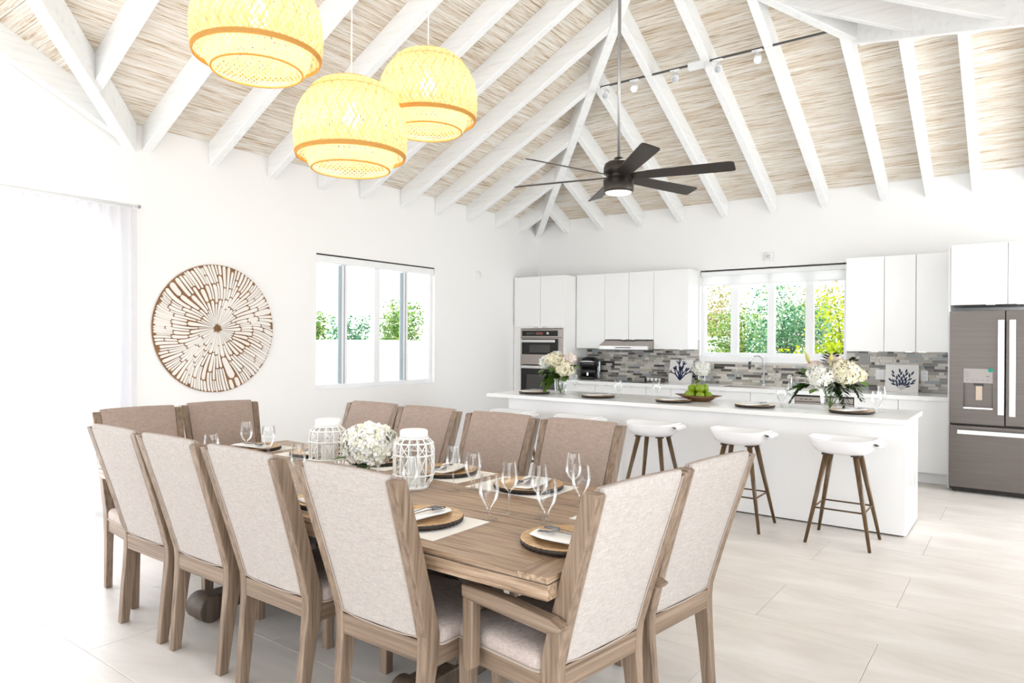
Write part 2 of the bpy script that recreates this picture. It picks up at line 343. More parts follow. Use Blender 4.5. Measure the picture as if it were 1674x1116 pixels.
# roof: backing deck, then every plank and rafter
D = 0.035
CB = MB()
def zz(t): return ZP+K*t+D
g = YV-YG
CB.add([(XW-.4, YW+.4, zz(-.4)), (XR, YA, zz(XR-XW)), (XR, YG, zz(XR-XW)), (XW+g, YG, zz(g)), (XW-.4, YV+.4, zz(-.4))], [(0, 1, 2, 3, 4)])
CB.add([(XR, YG, zz(XR-XW)), (XR, YS-.3, zz(XR-XW)), (XW-.4, YS-.3, zz(-.4)), (XW-.4, 2*YG-YV-.4, zz(-.4)), (XW+g, YG, zz(g))], [(0, 1, 2, 3, 4)])
CB.add([(XW-.4, YW+.4, zz(-.4)), (XX+.3, YW+.4, zz(-.4)), (XX+.3, WR, zz(YW-WR)), (XE-(YW-WR), WR, zz(YW-WR)), (XR, YA, zz(XR-XW))], [(0, 1, 2, 3, 4)])
CB.add([(XE+.4, YS-.3, zz(-.4)), (XE+.4, WS-.4, zz(-.4)), (XE-(YW-WR), WR, zz(YW-WR)), (XR, YA, zz(XR-XW)), (XR, YS-.3, zz(XR-XW))], [(0, 1, 2, 3, 4)])
CB.add([(XE+.4, WS-.4, zz(-.4)), (XX+.3, WS-.4, zz(-.4)), (XX+.3, WR, zz(YW-WR)), (XE-(YW-WR), WR, zz(YW-WR))], [(0, 1, 2, 3)])
g = YV-YG
CB.add([(XW-.4, YV+.4, zz(-.4)), (XW-.4, YG, zz(g)), (XW+g, YG, zz(g))], [(0, 1, 2)])
CB.add([(XW-.4, 2*YG-YV-.4, zz(-.4)), (XW-.4, YG, zz(g)), (XW+g, YG, zz(g))], [(0, 1, 2)])
ceil = tag(CB.build('ceiling', wall_m), kind='structure')
def plank(c4, mat):
    """four plan corners with deck heights -> one board"""
    dz = R.uniform(0, 0.005)
    b = [(x, y, z-dz) for x, y, z in c4]; t = [(x, y, z+0.02) for x, y, z in c4]
    MB().hexa(b, t).build('plank', mat, ceil)
PW, GAP = 0.125, 0.003
t = 0.0
while t < YW-YA-0.01:                      # north slope, boards along x
    t0, t1 = t+GAP, min(t+PW, YW-YA)
    def xe(tt): return XX if tt < YW-WR+1e-6 else XE-tt
    plank([(XW+t0, YW-t0, ZP+K*t0), (xe(t0), YW-t0, ZP+K*t0), (xe(t1), YW-t1, ZP+K*t1), (XW+t1, YW-t1, ZP+K*t1)], deck_x)
    t += PW
t = 0.0
while t < XR-XW-0.01:                      # west slope, boards along y
    t0, t1 = t+GAP, min(t+PW, XR-XW)
    def yl(tt): return YV-tt if tt < g else YS
    plank([(XW+t0, yl(t0), ZP+K*t0), (XW+t1, yl(t1), ZP+K*t1), (XW+t1, YW-t1, ZP+K*t1), (XW+t0, YW-t0, ZP+K*t0)], deck_y)
    t += PW
t = 0.0
while t < g-0.01:                          # west gable north slope, boards along x
    t0, t1 = t+GAP, min(t+PW, g)
    plank([(XW, YV-t0, ZP+K*t0), (XW+t0, YV-t0, ZP+K*t0), (XW+t1, YV-t1, ZP+K*t1), (XW, YV-t1, ZP+K*t1)], deck_x)
    t += PW
t = 0.0
while t < XE-XR-0.01:                      # east slope, boards along y
    t0, t1 = t+GAP, min(t+PW, XE-XR)
    def yh(tt): return WS+tt if tt < YW-WR else YW-tt
    plank([(XE-t0, YS, ZP+K*t0), (XE-t0, yh(t0), ZP+K*t0), (XE-t1, yh(t1), ZP+K*t1), (XE-t1, YS, ZP+K*t1)], deck_y)
    t += PW
RD, RW2 = 0.225, 0.043
def rafter(name, p0, p1, z0, z1, mat, depth=RD, hw=RW2):
    a, b = Vector((p0[0], p0[1], 0)), Vector((p1[0], p1[1], 0)); d = (b-a)
    if d.length < 0.05: return
    n = Vector((-d.y, d.x, 0)).normalized()*hw
    MB().hexa([(*(a-n).xy, z0-depth), (*(b-n).xy, z1-depth), (*(b+n).xy, z1-depth), (*(a+n).xy, z0-depth)],
              [(*(a-n).xy, z0+.01), (*(b-n).xy, z1+.01), (*(b+n).xy, z1+.01), (*(a+n).xy, z0+.01)]).build(name, mat, ceil, 0.006, 1)
wy = [8.682, 8.094, 7.449, 6.80, 6.17, 5.505, 4.909, 4.27, 3.629, 3.002, 2.37, 1.74, 1.11, .48, -.15, -.78, -1.41, -2.04, -2.67, -3.3, -3.93]
for yy in wy:
    ta = max(0.0, YV-yy) if yy > YG else max(0.0, yy-(2*YG-YV)); tb = min(XR-XW, YW-yy)
    if ta < tb: rafter('rafter', (XW+ta, yy), (XW+tb, yy), ZP+K*ta, ZP+K*tb, raft_x)
nx = [-5.774, -5.156, -4.524, -3.907, -3.279, -2.645, -2.023, -1.368, -.909, -.465, 0.05, .65, 1.25, 1.85, 2.45]
for xx in nx:
    tb = min(xx-XW, XE-xx if xx < XE-(YW-WR) else YW-WR)
    rafter('rafter', (xx, YW), (xx, YW-tb), ZP, ZP+K*tb, raft_y)
for yy in [6.45, 5.82, 5.19, 4.56, 3.93, 3.3, 2.67, 2.04, 1.41, .78, .15, -.48, -1.11, -1.74, -2.37, -3.0, -3.63]:
    ta = max(0.0, yy-WS); tb = min(XE-XR, YW-yy)
    rafter('rafter', (XE-ta, yy), (XE-tb, yy), ZP+K*ta, ZP+K*tb, raft_x)
for k in range(6):
    xx = XW+0.045+(.62*k+.45 if k else 0); ta = xx-XW
    if ta > g-.1: continue
    rafter('rafter', (xx, YV-ta), (xx, YG), ZP+K*ta, ZP+K*g, raft_y)
    rafter('rafter', (xx, 2*YG-YV+ta), (xx, YG), ZP+K*ta, ZP+K*g, raft_y)
HT = XR-XW
rafter('hip_beam', (XW, YW), (XR, YA), ZP, ZP+K*HT, raft_d, 0.255, 0.05)
rafter('hip_beam', (XE-(YW-WR), WR), (XR, YA), ZP+K*(YW-WR), ZP+K*HT, raft_d, 0.255, 0.05)
rafter('valley_beam', (XW, YV), (XW+g, YG), ZP, ZP+K*g, raft_d, 0.255, 0.05)
rafter('valley_beam', (XE-(YW-WR), WR), (XE, WS), ZP+K*(YW-WR), ZP, raft_d, 0.255, 0.05)
rafter('ridge_beam', (XR, YA), (XR, YS), ZP+K*HT, ZP+K*HT, raft_y, 0.30, 0.05)
rafter('ridge_beam', (XE-(YW-WR), WR), (XX, WR), ZP+K*(YW-WR), ZP+K*(YW-WR), raft_x, 0.26, 0.045)
rafter('ridge_beam', (XW, YG), (XW+g, YG), ZP+K*g, ZP+K*g, raft_x, 0.26, 0.045)

# windows and doors
def pane(parent, *a): return bx(*a).build('pane', pane_m, parent)
w1 = thing('window_1', None, None, kind='structure')
xf = XW-0.13
f = MB(); y0, y1, z0, z1 = 4.85, 6.765, .92, 2.455
f.box(xf, xf+.07, y0, y1, z0, z0+.06); f.box(xf, xf+.07, y0, y1, z1-.06, z1); f.box(xf, xf+.07, y0, y0+.05, z0+.06, z1-.06); f.box(xf, xf+.07, y1-.05, y1, z0+.06, z1-.06)
f.build('window_frame', trim_m, w1, .004)
for yc, hw in ((5.80, .045),): bx(xf, xf+.075, yc-hw, yc+hw, z0+.06, z1-.06).build('mullion', trim_m, w1, .004)
for yc in (5.31, 6.30):
    bx(xf-.01, xf+.055, yc-.045, yc-.004, z0+.06, z1-.06).build('stile', trim_m, w1, .003)
    bx(xf-.01, xf+.055, yc+.004, yc+.045, z0+.06, z1-.06).build('stile', trim_m, w1, .003)
    for a, b in ((yc-.049, yc-.044), (yc-.004, yc+.004)): bx(xf, xf+.057, a, b, z0+.06, z1-.10).build('gasket', alu, w1)
for a, b in ((4.90, 5.265), (5.355, 5.755), (5.845, 6.255), (6.345, 6.715)): pane(w1, xf+.02, xf+.028, a, b, z0+.06, z1-.06)
bx(XW-.06, XW+.0, y0, y1, z0-.0, z0+.012).build('window_sill', trim_m, w1)
bl = thing('roller_blind', 'white rolled-up blind in cassette above the window of the left wall', 'blind', (XW-.04, 5.8075, 2.36))
bx(-.03, .03, -.95, .95, 0.0, .08).build('cassette', trim_m, bl, .006); bx(-.02, .03, -.95, .95, .082, .094).build('slot', shadow_m, bl)  # dark strip painted as the shade in the gap over the cassette

w2 = thing('window_2', None, None, kind='structure')
yf = YW+0.08; x0, x1, z0, z1 = -3.62, -1.765, 1.30, 2.47
f = MB(); f.box(x0, x1, yf, yf+.07, z0, z0+.05); f.box(x0, x1, yf, yf+.07, z1-.05, z1); f.box(x0, x0+.05, yf, yf+.07, z0+.05, z1-.05); f.box(x1-.05, x1, yf, yf+.07, z0+.05, z1-.05)
f.build('window_frame', trim_m, w2, .004)
bx(-2.735, -2.645, yf-.005, yf+.07, z0+.05, z1-.05).build('mullion', trim_m, w2, .004)
for xc in (-3.17, -2.215): bx(xc-.05, xc+.05, yf, yf+.06, z0+.05, z1-.05).build('stile', trim_m, w2, .003)
for a, b in ((-3.57, -3.22), (-3.12, -2.735), (-2.645, -2.265), (-2.165, -1.815)): pane(w2, a, b, yf+.03, yf+.038, z0+.05, z1-.05)
bx(x0, x1, YW-.012, yf, 1.225, z0).build('window_sill', trim_m, w2, .003)
bl = thing('roller_blind', 'white blind lowered a little way over the top of the kitchen window', 'blind', (-2.6925, YW+.04, 2.27))
bx(-.92, .92, -.012, -.008, 0, .14).build('blind_cloth', blindm, bl); bx(-.92, .92, -.03, .03, .12, .18).build('cassette', trim_m, bl, .006); bx(-.92, .92, -.03, .02, .182, .192).build('slot', shadow_m, bl)  # slot above the cassette is a dark strip painted as shade
bx(-.92, .92, -.018, -.002, -.015, .005).build('bottom_bar', trim_m, bl)

d1 = thing('door_1', None, None, kind='structure')
f = MB(); xd = XW-.14
f.box(xd, xd+.09, -1.2, 2.7, 2.36, 2.44); f.box(xd, xd+.09, -1.2, 2.7, -.01, .05); f.box(xd, xd+.09, -1.2, -1.12, .05, 2.36); f.box(xd, xd+.09, 2.62, 2.7, .05, 2.36)
f.build('door_frame', trim_m, d1, .004)
for yc in (.1, 1.4): bx(xd+.01, xd+.07, yc-.05, yc+.05, .05, 2.36).build('stile', trim_m, d1)
for a, b in ((-1.12, .05), (.15, 1.35), (1.45, 2.62)): pane(d1, xd+.04, xd+.05, a, b, .05, 2.36)
d2 = thing('added_door_2', None, None, kind='structure')  # unseen doors behind the camera, added to let daylight in
f = MB(); f.box(-6.0, .6, YS-.12, YS-.04, 2.62, 2.7); f.box(-6.0, .6, YS-.12, YS-.04, -.01, .05)
for xc in (-5.96, -4.35, -2.7, -1.05, .56): f.box(xc-.04, xc+.04, YS-.12, YS-.04, .05, 2.62)
f.build('door_frame', trim_m, d2)
d3 = thing('added_door_3', None, None, kind='structure')  # unseen right-hand doors, added to let daylight in
f = MB(); f.box(XE+.05, XE+.13, -3.1, 2.7, 2.52, 2.6); f.box(XE+.05, XE+.13, -3.1, 2.7, -.01, .05)
for yc in (-3.06, -1.15, .75, 2.66): f.box(XE+.05, XE+.13, yc-.04, yc+.04, .05, 2.52)
f.build('door_frame', trim_m, d3)
d4 = thing('added_door_4', None, None, kind='structure')  # unseen wing doors, added as an opening for light
f = MB(); f.box(XX+.05, XX+.13, 5.1, 8.7, 2.42, 2.5); f.box(XX+.05, XX+.13, 5.1, 8.7, -.01, .05)
for yc in (5.14, 6.9, 8.66): f.box(XX+.05, XX+.13, yc-.04, yc+.04, .05, 2.42)
f.build('door_frame', trim_m, d4)

# sheer curtains on their rod
rod = thing('curtain_rod', 'thin white curtain rod over the glass door at the left', 'curtain rod', (XW+.08, 2.90, 2.645))
MB().cyl((0, 0, 0), (0, -4.4, 0), .012, n=10).build('rod', trim_m, rod); MB().lathe([(0, -.018), (.014, -.01), (.018, 0), (.014, .01), (0, .018)], 10).build('finial', M('rod_end', rgb(150, 148, 150), .4), rod)
for y_ in (-.05, -2.2): bx(-.08, .01, y_-.01, y_+.01, -.012, .012).build('bracket', trim_m, rod)
def curtain(label, ya, yb, folds, amp, seed):
    rr = random.Random(seed); n = folds*8; top, bot = [], []
    ph = [rr.uniform(-.5, .5) for _ in range(8)]
    rings = []
    for z in (2.625, 2.56, 2.0, 1.3, .6, .15, .012):
        row = []
        for i in range(n+1):
            s_ = i/n; a = amp*(1+.35*(2.6-z)/2.6)
            yy = ya+(yb-ya)*s_ + .012*math.sin(7*s_+z+ph[1])
            xx = a*math.sin(2*PI*folds*s_+.5*math.sin(3*s_+ph[0])+.25*(2.6-z)*math.sin(5*s_+ph[2]))
            row.append((XW+.08+xx, yy, z))
        rings.append(row)
    o = MB().loft(rings, False, True, False).build('sheer_curtain', sheer)
    return tag(o, label, 'curtain', 'sheer curtains at the glass door')
curtain('sheer white curtain panel hanging at the end of the rod nearest the carved disc', 1.55, 2.88, 15, .035, 3)
curtain('sheer white curtain panel hanging farther from the carved disc, cut by the picture edge', -1.35, 1.52, 24, .03, 4)

# ------------------------------------------------------------------ garden outside
gw = MB().box(-12.2, -12.0, -12, 20, -.3, 1.49)
tag(gw.build('garden_wall', gardenw), kind='structure')
gw = MB().box(-12.0, -5.45, 15.6, 15.8, -.3, 1.62)
tag(gw.build('garden_wall', gardenw), kind='structure')
def tree(x, y, h, rad, z0, nleaf, mat, label, seed, group, ls=.09):
    rr = random.Random(seed); t = thing('tree', label, 'tree', (x, y, -.2), group=group)
    tr = MB()
    tr.tube([(0, 0, 0), (.05, .02, h*.4), (0, .05, h*.75)], [.07, .05, .02], 7)
    cl = []
    for k in range(16):
        a = rr.uniform(0, 2*PI); q = rad*math.sqrt(rr.random())*.75; z = z0+(h-z0)*rr.random()
        cl.append(Vector((q*math.cos(a), q*math.sin(a), z)))
        tr.tube([(0, .03, max(.3, z-.7)), (cl[-1].x*.5, cl[-1].y*.5, z-.3), cl[-1]], [.025, .015, .006], 5)
    tr.build('trunk', bark, t)
    lf = MB()
    for k in range(nleaf):
        c = cl[rr.randrange(16)]; s_ = rad*.36
        gg = [max(-1.5, min(1.5, rr.gauss(0, 1))) for _ in range(3)]
        p = c+Vector((gg[0]*s_, gg[1]*s_, gg[2]*s_*.9))
        if p.z < .1: continue
        d = Vector((rr.gauss(0, 1), rr.gauss(0, 1), rr.gauss(-.2, .7))).normalized(); n = d.cross(Vector((rr.gauss(0, 1), rr.gauss(0, 1), rr.gauss(0, 1)))).normalized()
        L = ls*rr.uniform(.6, 1.3)
        lf.add([p-d*L*.6, p+n*L*.25, p+d*L*.6, p-n*L*.25], [(0, 1, 2, 3)])
    lf.build('foliage', mat, t, kind='stuff')
GB = 'trees outside the kitchen window'; GL = 'trees beyond the garden wall left of the house'
tree(-2.30, 11.7, 2.25, .72, .6, 8500, fol[1], 'yellow-green leafy shrub behind the last pane of the kitchen window, by the tall cupboards', 1, GB, .062)
tree(-3.55, 13.1, 2.5, .68, .6, 6500, fol[2], 'cool green bushy tree behind the third pane of the kitchen window', 2, GB, .07)
tree(-4.85, 14.6, 2.2, .62, .6, 5500, fol[0], 'light green bush behind the second pane of the kitchen window', 3, GB, .07)
tree(-6.9, 18.2, 2.9, .9, 1.4, 4200, fol[3], 'pale thin-leaved tree beyond the garden wall behind the first pane of the kitchen window', 4, GB, .085)
tree(-4.4, 18.4, 3.0, 1.0, .8, 4200, fol[3], 'pale yellowish tree far behind the second pane of the kitchen window', 5, GB, .085)
tree(-14.2, 14.0, 2.5, .8, 1.2, 3000, fol[0], 'green tree over the garden wall in the last pane of the left wall window', 6, GL, .1)
tree(-14.2, 12.0, 2.1, .55, 1.2, 2000, fol[2], 'bluish green shrub over the garden wall in the third pane of the left wall window', 7, GL, .1)
tree(-13.2, 10.1, 2.2, .30, 1.2, 1400, fol[0], 'slim green shrub over the garden wall in the second pane of the left wall window', 8, GL, .09)
tree(-13.4, 8.7, 1.7, .35, 1.0, 1000, fol[2], 'low green shrub over the garden wall in the first pane of the left wall window', 9, GL, .09)

# ------------------------------------------------------------------ backsplash
bs = tag(bx(-5.39, -.66, YW-.006, YW-.001, .93, 1.225).build('trim_1', grout_m), kind='structure')
bx(-5.39, -3.62, YW-.006, YW-.001, 1.225, 1.52).build('tile_backing', grout_m, bs); bx(-1.765, -.66, YW-.006, YW-.001, 1.225, 1.41).build('tile_backing', grout_m, bs)
tiles = []
rr = random.Random(11)
z = .932; RH = .0335
while z < 1.40:
    segs = [(-5.39, -.66)] if z+RH < 1.225 else [(-5.39, -3.625), (-1.76, -.66)]
    for a, b in segs:
        x = a-rr.uniform(0, .1)
        while x < b:
            L = rr.choice([.03, .05, .07, .10, .10, .14, .15, .18]); p, q = max(a, x), min(b, x+L)
            if q-p > .012: tiles.append((p, q, z))
            x += L+.003
    z += RH
tiles.sort(key=lambda t: -(min(t[1]-t[0], .13))/math.hypot((t[0]+t[1])/2, 9.1))
unit = MB().box(-.5, .5, -.5, .5, -.5, .5)
tm = None; small = MB()
for k, (p, q, z) in enumerate(tiles):
    th = rr.uniform(.007, .011)
    if k < 298:
        if tm is None: tm = o = unit.build('mosaic_tile', mos_o, bs)
        else: o = tm.copy(); COL.objects.link(o)
        o.location = ((p+q)/2, YW-.006-th/2, z+RH/2-.0015); o.scale = (q-p, th, RH-.003)
    else: small.box(p, q, YW-.006-th, YW-.006, z, z+RH-.003)
small.build('mosaic_tile', mos_i, bs, kind='stuff')

# ------------------------------------------------------------------ kitchen cabinets
def pull(parent, x, y, z, w=.075): bx(x-w/2, x+w/2, y-.014, y+.004, z-.005, z+.004).build('handle', handle_m, parent)
def door(parent, x0, x1, y, z0, z1, top=False, px=None):
    d = bx(x0+.0025, x1-.0025, y-.019, y, z0, z1).build('door', lacq, parent, .0015, 1)
    pull(d, px if px is not None else (x0+x1)/2, y-.019, z1 if top else z0)
    return d
def unit_cab(name, label, cat, x0, x1, y, z0, z1, doors, top=False, toe=False, group=None):
    t = thing(name, label, cat, (x0, y, 0), group=group)
    def L(a): return a-x0
    bx(.001, L(x1)-.001, .003, YW-.004-y, z0, z1).build('carcass', lacq_in, t)
    bx(.004, L(x1)-.004, .0005, .003, z0+.004, z1-.004).build('shadow_gap', shadow_m, t)  # dark sheet paints the shade seen in the door joints
    for a, b, p in doors: door(t, L(a), L(b), 0, z0+.0, z1, top, L(p))
    if toe: bx(.0, L(x1), .06, .075, 0, z0).build('toe_kick', lacq, t)
    return t
TZ = 2.47
oc = thing('oven_cabinet', 'tall white oven housing in the far corner of the kitchen', 'cabinet', (-6.30, 8.53, 0))
MB().box(-.03, .9, .0, .62, 0, .48).box(-.03, .9, .0, .62, 1.68, 2.455).box(-.03, .10, .0, .62, .48, 1.68).box(.865, .9, .0, .62, .48, 1.68).build('carcass', lacq_in, oc)
bx(.004, .896, -.002, 0, 1.70, 2.45).build('shadow_gap', shadow_m, oc)  # same painted shade behind the upper oven housing doors
door(oc, .0, .474, -.002, 1.70, 2.455, False, .40); door(oc, .474, .902, -.002, 1.70, 2.455, False, .55)
door(oc, .0, .902, -.002, .1, .47, True)
def ov(z): return z
mw = thing('microwave', 'built-in steel microwave above the oven in the tall cabinet', 'microwave', (-6.19, 8.53, 1.135))
bx(0, .75, -.012, .4, 0, .535).build('body', steel, mw, .004)
cp = bx(.03, .67, -.018, -.012, .43, .51).build('control_panel', blackg, mw)
bx(.285, .41, -.0195, -.018, .45, .49).build('display', M('dim_display', rgb(120, 72, 66), .4), cp)
for k in range(5): bx(.12+.03*k, .135+.03*k, -.0195, -.018, .455, .485).build('key', M('panel_key', rgb(92, 92, 92), .4), cp)
kn = MB().cyl((.5, -.03, .47), (.5, -.018, .47), .02, n=16).build('knob', handle_m, cp)
dd = bx(.03, .68, -.022, -.012, .155, .39).build('door', blackg, mw, .003); bx(.17, .54, -.0235, -.022, .185, .30).build('window', greyg, dd)
bx(.03, .645, -.06, -.035, .335, .375).build('handle', handle_m, dd, .006)
bx(0, .75, -.016, -.012, .405, .411).build('door_gap', shadow_m, mw)
ovn = thing('oven', 'built-in black glass oven with steel trim under the microwave', 'oven', (-6.19, 8.53, .5))
bx(0, .75, -.012, .4, 0, .625).build('body', steel, ovn, .004)
dd = bx(.02, .73, -.024, -.012, .05, .575).build('door', blackg, ovn, .003); bx(.12, .62, -.0255, -.024, .12, .49).build('window', greyg, dd)
bx(.03, .72, -.07, -.045, .585, .62).build('handle', handle_m, dd, .006)
UG = 'white wall cupboards'
unit_cab('wall_cabinet', 'single white wall cupboard beside the tall oven housing', 'cabinet', -5.39, -4.91, 8.84, 1.39, TZ, [(-5.39, -4.91, -4.98)], group=UG)
unit_cab('wall_cabinet', 'short two-door white wall cupboard over the extractor hood', 'cabinet', -4.91, -4.144, 8.84, 1.52, TZ, [(-4.91, -4.527, -4.59), (-4.527, -4.144, -4.46)], group=UG)
unit_cab('wall_cabinet', 'single white wall cupboard between extractor hood and kitchen window', 'cabinet', -4.144, -3.64, 8.84, 1.39, TZ, [(-4.144, -3.64, -3.74)], group=UG)
unit_cab('wall_cabinet', 'single white wall cupboard at the window edge on the fridge side', 'cabinet', -1.71, -1.31, 8.84, 1.395, 2.48, [(-1.71, -1.31, -1.40)], group=UG)
unit_cab('wall_cabinet', 'two-door white wall cupboard next to the fridge', 'cabinet', -1.31, -.685, 8.84, 1.395, 2.48, [(-1.31, -.996, -1.06), (-.996, -.685, -.93)], group=UG)
fc = unit_cab('wall_cabinet', 'deep two-door white cupboard above the fridge', 'cabinet', -.64, .32, 8.42, 1.885, 2.50, [(-.64, -.16, -.30), (-.16, .32, -.05)], group=UG)
sp = tag(bx(-.662, -.642, 8.43, YW-.003, 0, 2.50).build('side_panel', lacq, None, .001, 1), 'narrow full-height white panel beside the fridge', 'panel')
hd = thing('extractor_hood', 'slim steel extractor hood under the short wall cupboard', 'extractor hood', (-4.527, 9.16, 1.375))
MB().prism([(-.382, -.5, 0), (-.382, 0, 0), (-.382, 0, .14), (-.382, -.32, .14), (-.382, -.5, .06)], (.764, 0, 0)).build('canopy', steel, hd, .003)
bx(-.372, .372, -.506, -.5, .008, .052).build('front_lip', handle_m, hd); bx(-.12, .12, -.509, -.506, .024, .036).build('control_strip', shadow_m, hd)
BG = 'white base cupboards under the back worktop'
bases = [(-5.39, -4.886, [(-5.39, -4.886)], 'white base cupboard nearest the tall oven housing'), (-4.886, -4.491, [(-4.886, -4.491)], 'narrow white base cupboard under the coffee maker end of the hob'),
         (-4.491, -4.106, [(-4.491, -4.106)], 'narrow white base cupboard under the cup rack'), (-4.106, -3.4, [(-4.106, -3.75), (-3.75, -3.4)], 'two-door white base cupboard under the coral picture'),
         (-3.4, -2.195, [(-3.4, -2.714), (-2.714, -2.195)], 'wide two-door white base cupboard under the sink'), (-1.56, -1.123, [(-1.56, -1.123)], 'white base cupboard between dishwasher and corner unit'),
         (-1.123, -.665, [(-1.123, -.665)], 'white base cupboard beside the fridge panel')]
for a, b, ds, lab in bases:
    unit_cab('base_cabinet', lab, 'cabinet', a, b, 8.53, .12, .882, [(p, q, (p+q)/2) for p, q in ds], True, True, BG)
dw = thing('dishwasher', 'built-in steel dishwasher front with dark control strip under the back worktop', 'dishwasher', (-2.193, 8.53, 0))
bx(0, .63, 0, .6, .1, .88).build('body', shadow_m, dw); bx(.005, .625, -.02, 0, .12, .80).build('door', steel, dw, .003)
cpn = bx(.005, .625, -.022, 0, .805, .862).build('control_panel', steel, dw, .003); bx(.30, .37, -.0235, -.022, .815, .85).build('display', blackg, cpn)
for k in range(3): bx(.06+.05*k, .09+.05*k, -.0235, -.022, .828, .836).build('key', shadow_m, cpn)
ct = thing('worktop', 'long white quartz worktop along the back wall of the kitchen', 'worktop', (0, 0, 0))
C_ = MB(); C_.box(-5.392, -3.13, 8.47, 9.158, .885, .93).box(-2.58, -.665, 8.47, 9.158, .885, .93).box(-3.13, -2.58, 8.47, 8.60, .885, .93).box(-3.13, -2.58, 9.0, 9.158, .885, .93)
C_.build('slab', quartz, ct)
sk = thing('sink', 'steel undermount sink let into the back worktop below the window', 'sink', (-2.855, 8.80, .93))
MB().box(-.275, .275, -.2, -.19, -.19, -.003).box(-.275, .275, .19, .2, -.19, -.003).box(-.275, -.265, -.19, .19, -.19, -.003).box(.265, .275, -.19, .19, -.19, -.003).box(-.265, .265, -.19, .19, -.2, -.185).build('basin', steel, sk)
MB().lathe([(.04, 0), (.03, .004), (0, .003)], 14, (0, 0, -.184)).build('drain', chrome, sk)
fa = thing('faucet', 'tall chrome gooseneck faucet behind the sink', 'faucet', (-2.72, 9.07, .93))
MB().lathe([(.028, 0), (.028, .02), (.02, .03)], 16, cap=True).build('base', chrome, fa)
MB().tube([(0, 0, .02), (0, 0, .30), (-.012, -.02, .36), (-.05, -.07, .395), (-.095, -.12, .385), (-.125, -.155, .34), (-.13, -.16, .30)], .0135, 12).build('neck', chrome, fa)
MB().cyl((-.13, -.16, .31), (-.132, -.163, .22), .017, .014).build('spray_head', M('spray_head', rgb(90, 92, 96), .2, .9), fa)
MB().tube([(.02, 0, .07), (.06, -.01, .08), (.09, -.015, .12)], .007, 8).build('lever', chrome, fa)
sd = thing('soap_dispenser', 'small chrome soap pump beside the sink', 'dispenser', (-2.36, 9.0, .93))
MB().lathe([(.02, 0), (.02, .01), (.012, .02), (.011, .12), (.013, .13), (0, .135)], 12, cap=False).build('bottle', chrome, sd); MB().tube([(0, 0, .13), (0, -.01, .155), (-.03, -.05, .15)], .007, 8).build('spout', chrome, sd)
hob = tag(bx(-4.88, -4.16, 8.62, 9.06, .9305, .937).build('cooktop', blackg, None, .002), 'flat black glass cooktop below the extractor hood', 'cooktop')

# fridge
fr = thing('fridge', 'large steel french-door fridge with a bottom freezer drawer', 'fridge', (-.632, 8.227, 0))
FW = .915
bx(.01, FW-.01, .07, .85, .05, 1.82).build('body', M('fridge_case', rgb(70, 66, 64), .5), fr, .004)
bx(.02, FW-.02, .09, .8, 0, .05).build('base_grille', shadow_m, fr)
dl = MB(); q0, q1 = .119, .361   # dispenser opening
dl.box(0, q0, 0, .065, .695, 1.815).box(q1, FW/2-.004, 0, .065, .695, 1.815).box(q0, q1, 0, .065, .695, .855).box(q0, q1, 0, .065, 1.245, 1.815).box(q0, q1, .055, .065, .855, 1.245)
d_l = dl.build('door', fsteel, fr)
d_r = bx(FW/2+.004, FW, 0, .065, .695, 1.815).build('door', fsteel, fr, .004)
fz = bx(0, FW, 0, .065, .055, .675).build('freezer_drawer', fsteel, fr, .004)
def bar(parent, a, b, off):
    m = MB(); a, b = Vector(a), Vector(b); m.box(min(a.x, b.x)-(.026 if a.x == b.x else 0), max(a.x, b.x)+(.026 if a.x == b.x else 0), -off-.022, -off, min(a.z, b.z)-(0 if a.x == b.x else .022), max(a.z, b.z)+(0 if a.x == b.x else .022))
    m.build('handle', handle_m, parent, .006)
bar(d_l, (.425, 0, .80), (.425, 0, 1.725), .035); bar(d_r, (.515, 0, .79), (.515, 0, 1.725), .035); bar(fz, (.07, 0, .615), (FW-.07, 0, .615), .035)
for x_, z_ in ((.425, .82), (.425, 1.70)): MB().box(x_-.012, x_+.012, -.036, 0, z_-.012, z_+.012).build('handle_post', handle_m, d_l)
for x_, z_ in ((.515, .82), (.515, 1.70)): MB().box(x_-.012, x_+.012, -.036, 0, z_-.012, z_+.012).build('handle_post', handle_m, d_r)
for x_ in (.1, FW-.1): MB().box(x_-.012, x_+.012, -.036, 0, .603, .627).build('handle_post', handle_m, fz)
dp = bx(q0, q1, .0, .056, 1.10, 1.245).build('dispenser_panel', M('panel_grey', rgb(142, 136, 132), .3, .6), fr, .002)
keym = M('panel_print', rgb(96, 90, 88), .4)
for k in range(5): bx(q0+.025+.042*k, q0+.040+.042*k, -.001, .001, 1.128, 1.134).build('key', keym, dp)
for k in range(3): bx(q0+.008, q0+.045, -.001, .001, 1.165+.022*k, 1.168+.022*k).build('key', keym, dp)
bx(q0+.185, q0+.215, -.001, .001, 1.165, 1.172).build('key', keym, dp)
tag(MB().lathe([(0, 0), (.021, .0), (.021, .003), (0, .003)], 18).build('sticker', M('teal_sticker', rgb(40, 168, 140), .5), fr, loc=(q1-.018, -.002, 1.232)), 'round teal sticker')
fr.children[-1].rotation_euler = (PI/2, 0, 0)
bx(q0, q0+.006, .002, .055, .86, 1.10).build('recess_side', blackg, fr); bx(q1-.006, q1, .002, .055, .86, 1.10).build('recess_side', blackg, fr)
bx(q0+.10, q0+.155, .03, .042, .93, 1.075).build('paddle', M('paddle', rgb(176, 160, 142), .3, .5), fr, .003)
bx(q0+.085, q0+.165, .02, .05, 1.075, 1.10).build('nozzle', blackp, fr)
bx(q0, q1, -.012, .05, .845, .862).build('drip_tray', handle_m, fr, .002)

